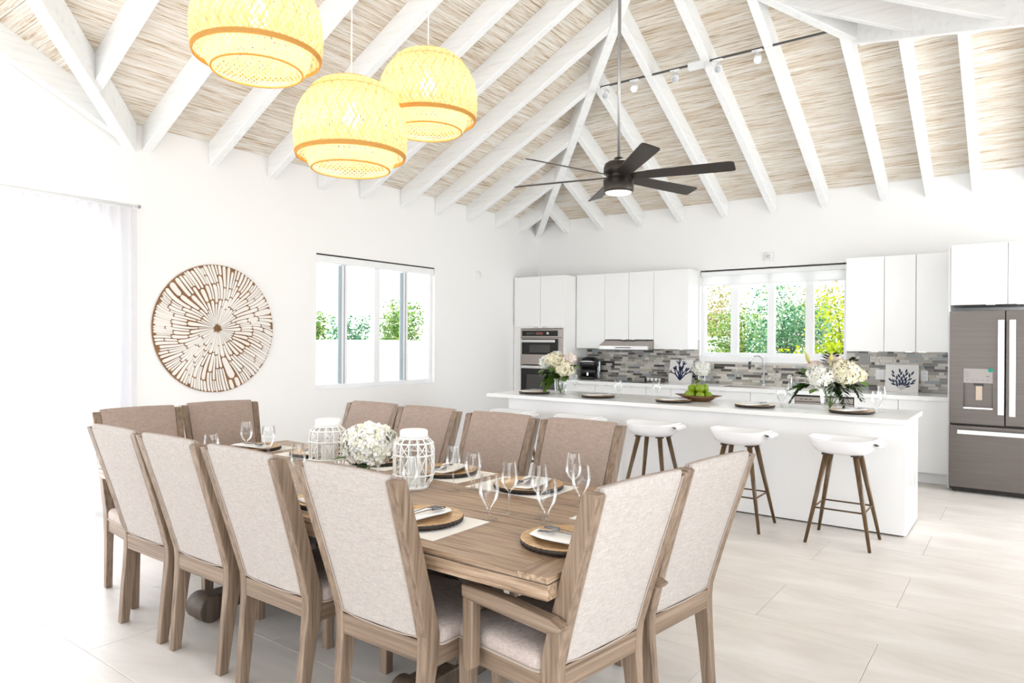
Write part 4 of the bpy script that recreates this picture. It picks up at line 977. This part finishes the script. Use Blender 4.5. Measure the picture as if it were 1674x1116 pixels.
# ------------------------------------------------------------------ lanterns and centrepiece
def make_lantern(label, loc):
    t = thing('lantern', label, 'lantern', loc, .3, 'white bamboo lanterns on the table')
    Pf = [(.066, .012), (.088, .035), (.097, .07), (.098, .13), (.098, .19), (.092, .222), (.070, .244)]
    m = MB(); n = 14
    for i in range(n):
        a = 2*PI*i/n; m.tube([(r*math.cos(a), r*math.sin(a), z) for r, z in Pf], .0036, 6)
        a2 = a+2*PI/n
        if i % 2 == 0:
            for za, zb in ((.07, .16), (.16, .222)):
                m.tube([(.097*math.cos(a), .097*math.sin(a), za), (.099*math.cos((a+a2)/2), .099*math.sin((a+a2)/2), (za+zb)/2), (.095*math.cos(a2), .095*math.sin(a2), zb)], .0026, 5)
                m.tube([(.097*math.cos(a2), .097*math.sin(a2), za), (.099*math.cos((a+a2)/2), .099*math.sin((a+a2)/2), (za+zb)/2), (.095*math.cos(a), .095*math.sin(a), zb)], .0026, 5)
    m.build('rib_cage', lanternw, t, kind='stuff')
    for r, z, q in ((.098, .07, .0045), (.098, .165, .0045), (.092, .222, .0045), (.068, .245, .005), (.067, .010, .007)): MB().tube(ringpts(r, z, 28), q, 6, True, True).build('hoop', lanternw, t)
    MB().lathe([(0, .0), (.068, .0), (.07, .012), (.066, .018), (0, .018)], 24).build('base', lanternw, t)
    MB().lathe([(.0, .25), (.066, .25), (.068, .256), (.068, .278), (.062, .284), (0, .285)], 28).build('lid', lanternw, t)
    MB().lathe([(.055, .019), (.055, .16)], 20).build('glass_sleeve', glass, t)
    return t
l0 = make_lantern('white bamboo lantern nearer to us, beside the wine glasses', (-2.40, 2.42, TZt+.0003))
dup(l0, (-3.085, 2.445, TZt+.0003), .1, 'white bamboo lantern farther from us, nearer the curtain')
def candle(x, y, lab):
    t = thing('candle', lab, 'candle', (x, y, TZt+.0188), group='pillar candles in the lanterns')
    MB().lathe([(0, 0), (.034, 0), (.035, .004), (.035, .125), (.031, .13), (.008, .127), (0, .127)], 20).build('wax', candlem, t); MB().cyl((0, 0, .127), (.002, 0, .14), .0012, n=5).build('wick', shadow_m, t)
candle(-2.40, 2.42, 'white pillar candle inside the nearer lantern'); candle(-3.085, 2.445, 'white pillar candle inside the farther lantern')

def florets(m, r, n, size, rr, zs=.82, full=True):
    for i in range(n):
        z = 1-2*(i+.5)/n
        if z < -.75 and not full: continue
        q = math.sqrt(max(0, 1-z*z)); a = i*2.399963
        d = Vector((q*math.cos(a), q*math.sin(a), z)); p = Vector((d.x, d.y, d.z*zs))*r*rr.uniform(.84, 1.08)
        d = (d+Vector((rr.gauss(0, .38), rr.gauss(0, .38), rr.gauss(0, .38)))).normalized()
        u = d.cross(Vector((0, 0, 1)) if abs(d.z) < .9 else Vector((1, 0, 0))).normalized(); v = d.cross(u); b = rr.uniform(0, PI)
        for k in range(4):
            t_ = b+k*PI/2; e_ = u*math.cos(t_)+v*math.sin(t_); f_ = d.cross(e_); s_ = size*rr.uniform(.85, 1.15)
            m.add([p, p+e_*s_*.55+f_*s_*.42+d*s_*.18, p+e_*s_*1.0+d*s_*.10, p+e_*s_*.55-f_*s_*.42+d*s_*.18], [(0, 1, 2, 3)])
def leaf(m, p, d, n, L, w):
    d = Vector(d).normalized(); n = Vector(n); n = (n-d*n.dot(d)).normalized(); s_ = d.cross(n); p = Vector(p)
    m.add([p, p+d*L*.3+s_*w*.8+n*L*.03, p+d*L*.65+s_*w*.75, p+d*L-n*L*.12, p+d*L*.65-s_*w*.75, p+d*L*.3-s_*w*.8+n*L*.03, p+d*L*.5-n*L*.03], [(0, 1, 6, 5), (1, 2, 6), (2, 3, 6), (3, 4, 6), (4, 5, 6)], True)
def hydrangea(base, head, r, mat, label, seed, n=150, size=.022, leaves=1, group=None, zs=.82):
    rr = random.Random(seed); base = Vector(base); hd_ = Vector(head)-base
    t = thing('hydrangea', label, 'flower', base, group=group)
    m = MB(); florets(m, r, n, size, rr, zs); m.build('bloom', mat, t, loc=hd_, kind='stuff')
    m = MB(); k = [Vector((0, 0, 0)), hd_*.5+Vector((0, 0, .02)), hd_]; m.tube(k, .004, 6); m.build('stem', stemg, t)
    for i in range(leaves):
        a = rr.uniform(PI, 2*PI); m = MB(); dd_ = Vector((math.cos(a), math.sin(a), -.25)); leaf(m, hd_+dd_*r*.5+Vector((0, 0, -r*.75)), dd_, (0, 0, 1), .12, .042); m.build('leaf', leafg, t)
    return t
def sprig(base, tip, kind, label, seed, n=9, L=.06, mat=None, group=None):
    rr = random.Random(seed); base = Vector(base); tp = Vector(tip)-base; t = thing('fern_frond' if kind == 'f' else 'leafy_sprig', label, 'greenery', base, group=group)
    bend = Vector((0, 0, .10 if kind == 'f' else .05)); pts = [tp*s_+bend*math.sin(PI*s_) for s_ in (0, .2, .4, .6, .8, 1)]
    MB().tube(pts, [.003, .003, .0025, .002, .0015, .001], 5).build('stem', stemg if kind != 'f' else leafd, t)
    side = tp.cross(Vector((0, 0, 1))).normalized(); m = MB()
    for i in range(n):
        s_ = .35+.65*i/(n-1); p = tp*s_+bend*math.sin(PI*s_); f_ = 1-.55*(i/(n-1))
        for q in (-1, 1):
            d = (side*q+tp.normalized()*.7+Vector((rr.gauss(0, .1), rr.gauss(0, .1), rr.gauss(-.1, .15)))).normalized()
            leaf(m, p, d, (0, 0, 1), L*f_, L*f_*(.17 if kind == 'f' else .36))
    m.build('leaflets', mat or (leafd if kind == 'f' else leafg), t, kind='stuff')
    return t
def lily(base, head, label, seed, opened):
    base = Vector(base); h = Vector(head)-base; t = thing('lily', label, 'flower', base, group='lilies in the island bouquets')
    MB().tube([(0, 0, 0), h*.6, h], .003, 5).build('stem', stemg, t); d = (h.normalized()+Vector((0, 0, .6))).normalized()
    MB().tube([h, h+d*.03, h+d*.07, h+d*.10], [.006, .015, .014, .003], 8).build('bud', leafy, t)
    if opened:
        m = MB()
        for k in range(6):
            a = 2*PI*k/6; leaf(m, h+Vector((0, 0, .02)), (math.cos(a), math.sin(a), .5), (0, 0, 1), .085, .020)
        m.build('bloom', petal3, t)
def vase_glass(label, loc, prof, cat='vase'):
    t = thing('glass_vase', label, cat, loc); MB().lathe(prof, 28).build('glass_body', glass, t); return t
# dining table centrepiece
vase_glass('short clear glass vase under the hydrangea on the dining table', (-2.71, 2.41, TZt+.0003), [(.0, .004), (.045, .004), (.05, .0), (.055, .03), (.058, .09), (.055, .115)])
hydrangea((-2.71, 2.41, TZt+.006), (-2.71, 2.41, TZt+.185), .135, petal, 'round white hydrangea head between the two white lanterns', 21, 430, .026, 0, zs=.72)
def big_leaf(base, tip, w, label, seed, grp, mat=None):
    base = Vector(base); v = Vector(tip)-base; t = thing('green_leaf', label, 'leaf', base, group=grp)
    m = MB(); leaf(m, v*.35, v, (0, 0, 1) if abs(v.normalized().z) < .8 else (1, 0, 0), v.length*.65, w); m.build('blade', mat or leafg, t); MB().tube([(0, 0, 0), v*.4], .002, 5).build('stalk', stemg, t)
big_leaf((-2.71, 2.40, TZt+.11), (-2.615, 2.27, TZt+.085), .038, 'dark green leaf drooping in front of the table hydrangea', 1, None, leafd)
big_leaf((-2.73, 2.40, TZt+.11), (-2.80, 2.24, TZt+.13), .034, 'green leaf sticking out toward the farther lantern', 2, None)
# bouquet at the oven end of the island
vx, vy, vz = -4.12, 6.42, .9103
vase_glass('clear glass vase at the oven end of the island', (vx, vy, vz), [(.0, .004), (.055, .004), (.06, .0), (.064, .05), (.070, .13), (.076, .18)])
GA, GB2 = 'flowers in the bouquet at the oven end of the island', 'flowers in the large bouquet at the fridge end of the island'
for k, (dx, dy, dz, r, mt, lab) in enumerate([(-.16, -.02, .345, .075, petal, 'white cluster bloom at the outer oven side of the oven-end bouquet'), (-.05, -.05, .375, .080, petal2, 'ivory bloom at the top of the oven-end bouquet'),
        (.09, -.06, .28, .088, petal2, 'cream bloom low on the kitchen-window side of the oven-end bouquet'), (.10, .02, .385, .065, petal3, 'blush bloom at the upper kitchen-window side of the oven-end bouquet'), (-.10, .06, .41, .055, petal, 'small white bloom behind the top of the oven-end bouquet')]):
    hydrangea((vx, vy, vz+.01), (vx+dx, vy+dy, vz+dz), r*1.15, mt, lab, 30+k, 170, .022, 2, GA)
for k, (dx, dy, dz, lab) in enumerate([(-.17, -.10, .10, 'green sprig hanging lowest over the rim of the oven-end vase'), (-.21, -.03, .20, 'green sprig at the oven side of the oven-end bouquet'), (-.08, -.15, .14, 'green sprig hanging over the front of the oven-end vase'), (.17, -.03, .30, 'green sprig under the blush bloom of the oven-end bouquet'), (-.12, -.12, .04, 'green sprig trailing onto the island beside the oven-end charger'), (-.02, -.19, .20, 'green sprig at the front middle of the oven-end bouquet'), (.10, -.14, .16, 'green sprig at the front of the oven-end bouquet, window side'), (-.16, .02, .27, 'green sprig tucked under the white cluster bloom of the oven-end bouquet')]):
    sprig((vx+dx*.2, vy+dy*.2, vz+.16), (vx+dx, vy+dy, vz+dz), 'l', lab, 40+k, 15, .12, None, GA)
# large bouquet at the fridge end
vx, vy, vz = -1.39, 6.53, .9103
vase_glass('clear tapered glass vase under the large bouquet at the fridge end of the island', (vx, vy, vz), [(.0, .004), (.058, .004), (.064, .0), (.072, .06), (.082, .14), (.090, .20)])
for k, (dx, dy, dz, r, mt, lab) in enumerate([(-.05, -.10, .285, .105, petal, 'white hydrangea head at the front of the large bouquet'), (.125, -.04, .325, .115, petal2, 'cream hydrangea head on the fridge side of the large bouquet'),
        (-.12, .03, .355, .06, petal3, 'small blush bloom behind the white hydrangea of the large bouquet'), (.03, .06, .42, .055, petal3, 'small blush bloom at the top of the large bouquet'), (.23, .0, .30, .05, petal2, 'small cream bloom at the fridge-side edge of the large bouquet')]):
    hydrangea((vx, vy, vz+.01), (vx+dx, vy+dy, vz+dz), r*1.1, mt, lab, 50+k, 220, .024, 1, GB2)
lily((vx, vy, vz+.05), (vx-.17, vy-.02, vz+.40), 'yellow-green lily bud pointing up at the window side of the large bouquet', 1, False); lily((vx, vy, vz+.05), (vx+.02, vy-.06, vz+.39), 'half-open lily in the top middle of the large bouquet', 2, True)
for k, (dx, dy, dz, kd, lab) in enumerate([(-.30, -.06, .16, 'l', 'broad-leaved sprig hanging at the window side of the large bouquet'), (-.26, -.05, .30, 'l', 'broad-leaved sprig reaching out at the window side of the large bouquet'), (.16, -.15, .02, 'f', 'dark fern frond hanging lowest over the charger'), (.26, -.08, .10, 'f', 'dark fern frond drooping toward the fridge'),
        (.22, .02, .24, 'f', 'dark fern frond under the cream hydrangea'), (.06, -.16, .12, 'f', 'dark fern frond hanging over the front of the large vase'), (.00, .05, .47, 'f', 'dark fern frond standing at the top of the large bouquet'), (-.30, -.10, .05, 'f', 'thin fern frond trailing down at the window side of the large bouquet'), (.20, .06, .42, 'f', 'dark fern frond behind the cream hydrangea')]):
    sprig((vx+dx*.25, vy+dy*.25, vz+.17), (vx+dx, vy+dy, vz+dz), kd, lab, 60+k, 8 if kd == 'l' else 17, .15 if kd == 'l' else .115, None, GB2)
# little vase on the back worktop
vase_glass('small glass vase on the back worktop beside the coral picture', (-3.50, 8.95, .9303), [(.0, .003), (.04, .003), (.044, .0), (.048, .05), (.05, .10)])
hydrangea((-3.50, 8.95, .935), (-3.50, 8.93, 1.135), .115, petal, 'white hydrangea in the small vase on the back worktop', 71, 190, .026, 0)
big_leaf((-3.50, 8.93, 1.02), (-3.53, 8.82, .94), .045, 'green leaf inside the small vase on the back worktop', 3, None)

# ------------------------------------------------------------------ fruit bowl
fb = thing('fruit_bowl', 'leaf-shaped wooden bowl of green apples on the island', 'bowl', (-2.60, 6.56, .9103))
def bw_ring(a, b, z, tip):
    out = []
    for i in range(40):
        th = 2*PI*i/40; c, s_ = math.cos(th), math.sin(th); out.append((a*c*(1+tip*abs(c)**6), b*s_, z+.012*tip*abs(c)**6))
    return out
MB().loft([bw_ring(.110, .09, 0, 0), bw_ring(.135, .11, .012, 0), bw_ring(.16, .14, .040, .10), bw_ring(.180, .155, .056, .35), bw_ring(.175, .15, .058, .35), bw_ring(.15, .13, .040, .10), bw_ring(.09, .08, .018, 0)], True, True).build('bowl_body', bowlw, fb)
AP = [(0, 0, .058)]+[(.098*math.cos(2*PI*k/6), .086*math.sin(2*PI*k/6), .066) for k in range(6)]+[(.060*math.cos(.6+2*PI*k/4), .055*math.sin(.6+2*PI*k/4), .132) for k in range(4)]
apm = MB().lathe([(0, -.026), (.008, -.029), (.018, -.028), (.029, -.016), (.033, 0), (.031, .014), (.022, .026), (.010, .029), (.004, .025), (0, .022)], 16)
APL = ['green apple at the bottom middle of the bowl, almost hidden by the others'] + ['green apple in the lower layer of the bowl, '+w for w in ('at the fridge end', 'at the back toward the fridge', 'at the back toward the oven', 'at the oven end', 'at the front toward the oven', 'at the front toward the fridge')] + ['green apple on top of the heap, '+w for w in ('at the back toward the fridge', 'at the back toward the oven', 'at the front toward the oven', 'at the front toward the fridge')]
ap0 = None
for k, (x, y, z) in enumerate(AP):
    if ap0 is None:
        ap0 = t = thing('green_apple', 'shiny green apple heaped in the wooden bowl', 'apple', (0, 0, 0), 0, 'green apples in the wooden bowl')
        apm.build('flesh', applem, t); MB().tube([(0, 0, .022), (.003, 0, .036)], .0014, 5).build('stem', bark, t)
    else: t = dup(ap0, (0, 0, 0), 0)
    t['label'] = APL[k]; t.location = (-2.60+x, 6.56+y, .9103+z-.006); t.scale = (1.3, 1.3, 1.3); t.rotation_euler = (R.uniform(-.5, .5), R.uniform(-.5, .5), R.uniform(0, 6))

# ------------------------------------------------------------------ back worktop things
cm = thing('coffee_maker', 'black pod coffee maker with a silver lift handle on the back worktop', 'coffee maker', (-5.22, 8.93, .9303), .25)
MB().loft([rrect(-.105, .105, -.15, .15, .03, 0), rrect(-.11, .11, -.155, .15, .035, .02), rrect(-.11, .11, -.155, .15, .035, .045)], True, True).build('base', blackp, cm)
MB().loft([rrect(-.11, .11, -.10, .15, .03, .045), rrect(-.115, .115, -.10, .15, .03, .18)], True, True).build('column', blackp, cm)
MB().loft([rrect(-.115, .115, -.14, .15, .04, .18), rrect(-.118, .118, -.155, .152, .045, .22), rrect(-.115, .115, -.15, .15, .05, .275), rrect(-.09, .09, -.11, .13, .05, .315), rrect(-.05, .05, -.06, .09, .04, .328)], True, True).build('head', blackp, cm)
MB().tube([(-.108, .02, .245), (-.104, -.13, .262), (-.05, -.17, .266), (.05, -.17, .266), (.104, -.13, .262), (.108, .02, .245)], .011, 8).build('lift_handle', chrome, cm)
bx(.118, .165, -.02, .14, .01, .27).build('water_tank', thin_glass('tank_plastic', (.75, .78, .8, 1)), cm, .01); bx(-.010, .010, -.112, -.09, .06, .10).build('drip_light', chrome, cm)
rk = thing('pod_rack', 'low dark rack of small white cups on the back worktop', 'rack', (-4.13, 8.84, .9303), 0)
MB().box(-.125, .125, -.06, .06, 0, .012).box(-.125, .125, .05, .06, .012, .06).box(-.125, -.118, -.06, .05, .012, .06).box(.118, .125, -.06, .05, .012, .06).build('tray', rackw, rk)
for k in range(4):
    tag(MB().lathe([(0, 0), (.02, 0), (.024, .045), (.022, .047), (0, .043)], 12).build('coffee_cup', white_m, None, loc=(-4.13-.087+.058*k, 8.815, .9428)), 'small white cup in the dark worktop rack, '+('at the coffee maker end', 'second from the coffee maker end', 'second from the sink end', 'at the sink end')[k], 'cup', 'small white cups in the rack')
def canvas(name, label, x, y0_, w, h, tilt):
    t = thing(name, label, 'picture', (x, y0_, .9303)); t.rotation_euler = (-tilt, 0, 0)
    bx(-w/2, w/2, 0, .022, .0, h).build('canvas', canvas_m, t, .002); return t
ca = canvas('coral_picture', 'square canvas of branching navy coral leaning on the tiles by the small vase', -3.86, 9.055, .335, .32, .22)
rr = random.Random(4)
cor = MB()
def branch(x, z, a, L, w, depth):
    x2, z2 = x+L*math.sin(a), z+L*math.cos(a)
    dx, dz = math.cos(a)*w/2, -math.sin(a)*w/2; q = .72
    cor.prism([(x-dx, -.0012, z-dz), (x+dx, -.0012, z+dz), (x2+dx*q, -.0012, z2+dz*q), (x2-dx*q, -.0012, z2-dz*q)], (0, .0012, 0))
    cor.prism([(x2+w*q*.52*math.cos(2*PI*i/8), -.0012, z2+w*q*.52*math.sin(2*PI*i/8)) for i in range(8)], (0, .0012, 0))
    if depth > 0:
        for da in ((-.38, .36) if depth > 1 else (-.45, .1, .5)): branch(x2, z2, a+da+rr.uniform(-.1, .1), L*rr.uniform(.62, .8), w*.74, depth-1)
for a, L, w in ((-.72, .10, .022), (-.30, .09, .024), (.0, .125, .030), (.34, .09, .024), (.72, .10, .022)): branch(0, .035, a, L, w, 2)
cor.build('coral_print', navy, ca, kind='stuff')
cb = canvas('leaf_picture', 'square canvas of slate blue leaf sprays leaning on the tiles near the fridge', -1.165, 9.06, .34, .32, .20)
lf = MB()
def pleaf(x, z, a, L, w):
    pts = []
    for s_, q in ((0, .1), (.25, .8), (.5, 1), (.75, .7), (1, .05)): pts.append((x+L*s_*math.sin(a)+w*q*math.cos(a), -.0012, z+L*s_*math.cos(a)-w*q*math.sin(a)))
    for s_, q in ((.75, .7), (.5, 1), (.25, .8), (0, .1)): pts.append((x+L*s_*math.sin(a)-w*q*math.cos(a), -.0012, z+L*s_*math.cos(a)+w*q*math.sin(a)))
    lf.prism(pts, (0, .0012, 0))
for a, n in ((-.80, 4), (-.42, 5), (-.10, 6), (.20, 6), (.50, 5), (.85, 4)):
    for k in range(n):
        s_ = .05+.028*k*(1.3 if n > 4 else 1)*(.8 if n == 6 else 1); x, z = s_*math.sin(a), .025+s_*math.cos(a)
        pleaf(x, z, a+(-.45 if k % 2 else .45)*(1 if k < n-1 else 0), .058, .0105)
    pleaf(0, .02, a, .17, .0020)
lf.build('leaf_print', navy2, cb, kind='stuff')
sw = thing('light_switch', 'white double switch plate on the tiles beside the leaf picture', 'switch', (-1.385, YW-.019, 1.12))
bx(-.06, .06, -.002, .004, -.06, .06).build('plate', plate_p, sw, .002)
for x_ in (-.024, .024): bx(x_-.014, x_+.014, -.006, -.002, -.028, .028).build('rocker', plate_p, sw, .001)
ou = thing('socket_outlet', 'white power outlet on the tiles between leaf picture and fridge', 'outlet', (-.945, YW-.019, 1.12))
bx(-.036, .036, -.002, .004, -.06, .06).build('plate', plate_p, ou, .002)
for z_ in (-.022, .022):
    f = bx(-.016, .016, -.005, -.002, z_-.015, z_+.015).build('face', plate_p, ou, .001)
    for x_ in (-.006, .006): bx(x_-.0012, x_+.0012, -.0056, -.005, z_-.004, z_+.006).build('slot', shadow_m, f)
ms = thing('motion_sensor', 'small white sensor box above the kitchen window', 'sensor', (-2.69, YW-.001, 2.60))
bx(-.045, .045, -.04, 0, -.05, .05).build('housing', plate_p, ms, .008); MB().lathe([(.026, 0), (.02, .012), (0, .016)], 16).build('lens', lensm, ms, loc=(0, -.04, 0)); ms.children[-1].rotation_euler = (PI/2, 0, 0)
th = thing('thermostat', 'small round white thermostat on the left wall beyond the window', 'thermostat', (XW+.001, 7.67, 2.437))
MB().lathe([(.055, 0), (.055, .014), (.045, .022), (0, .024)], 28).build('dial', plate_p, th); th.children[-1].rotation_euler = (0, PI/2, 0)
MB().lathe([(.018, 0), (.014, .004), (0, .005)], 12).build('button', lensm, th, loc=(.024, .01, .012)); th.children[-1].rotation_euler = (0, PI/2, 0)
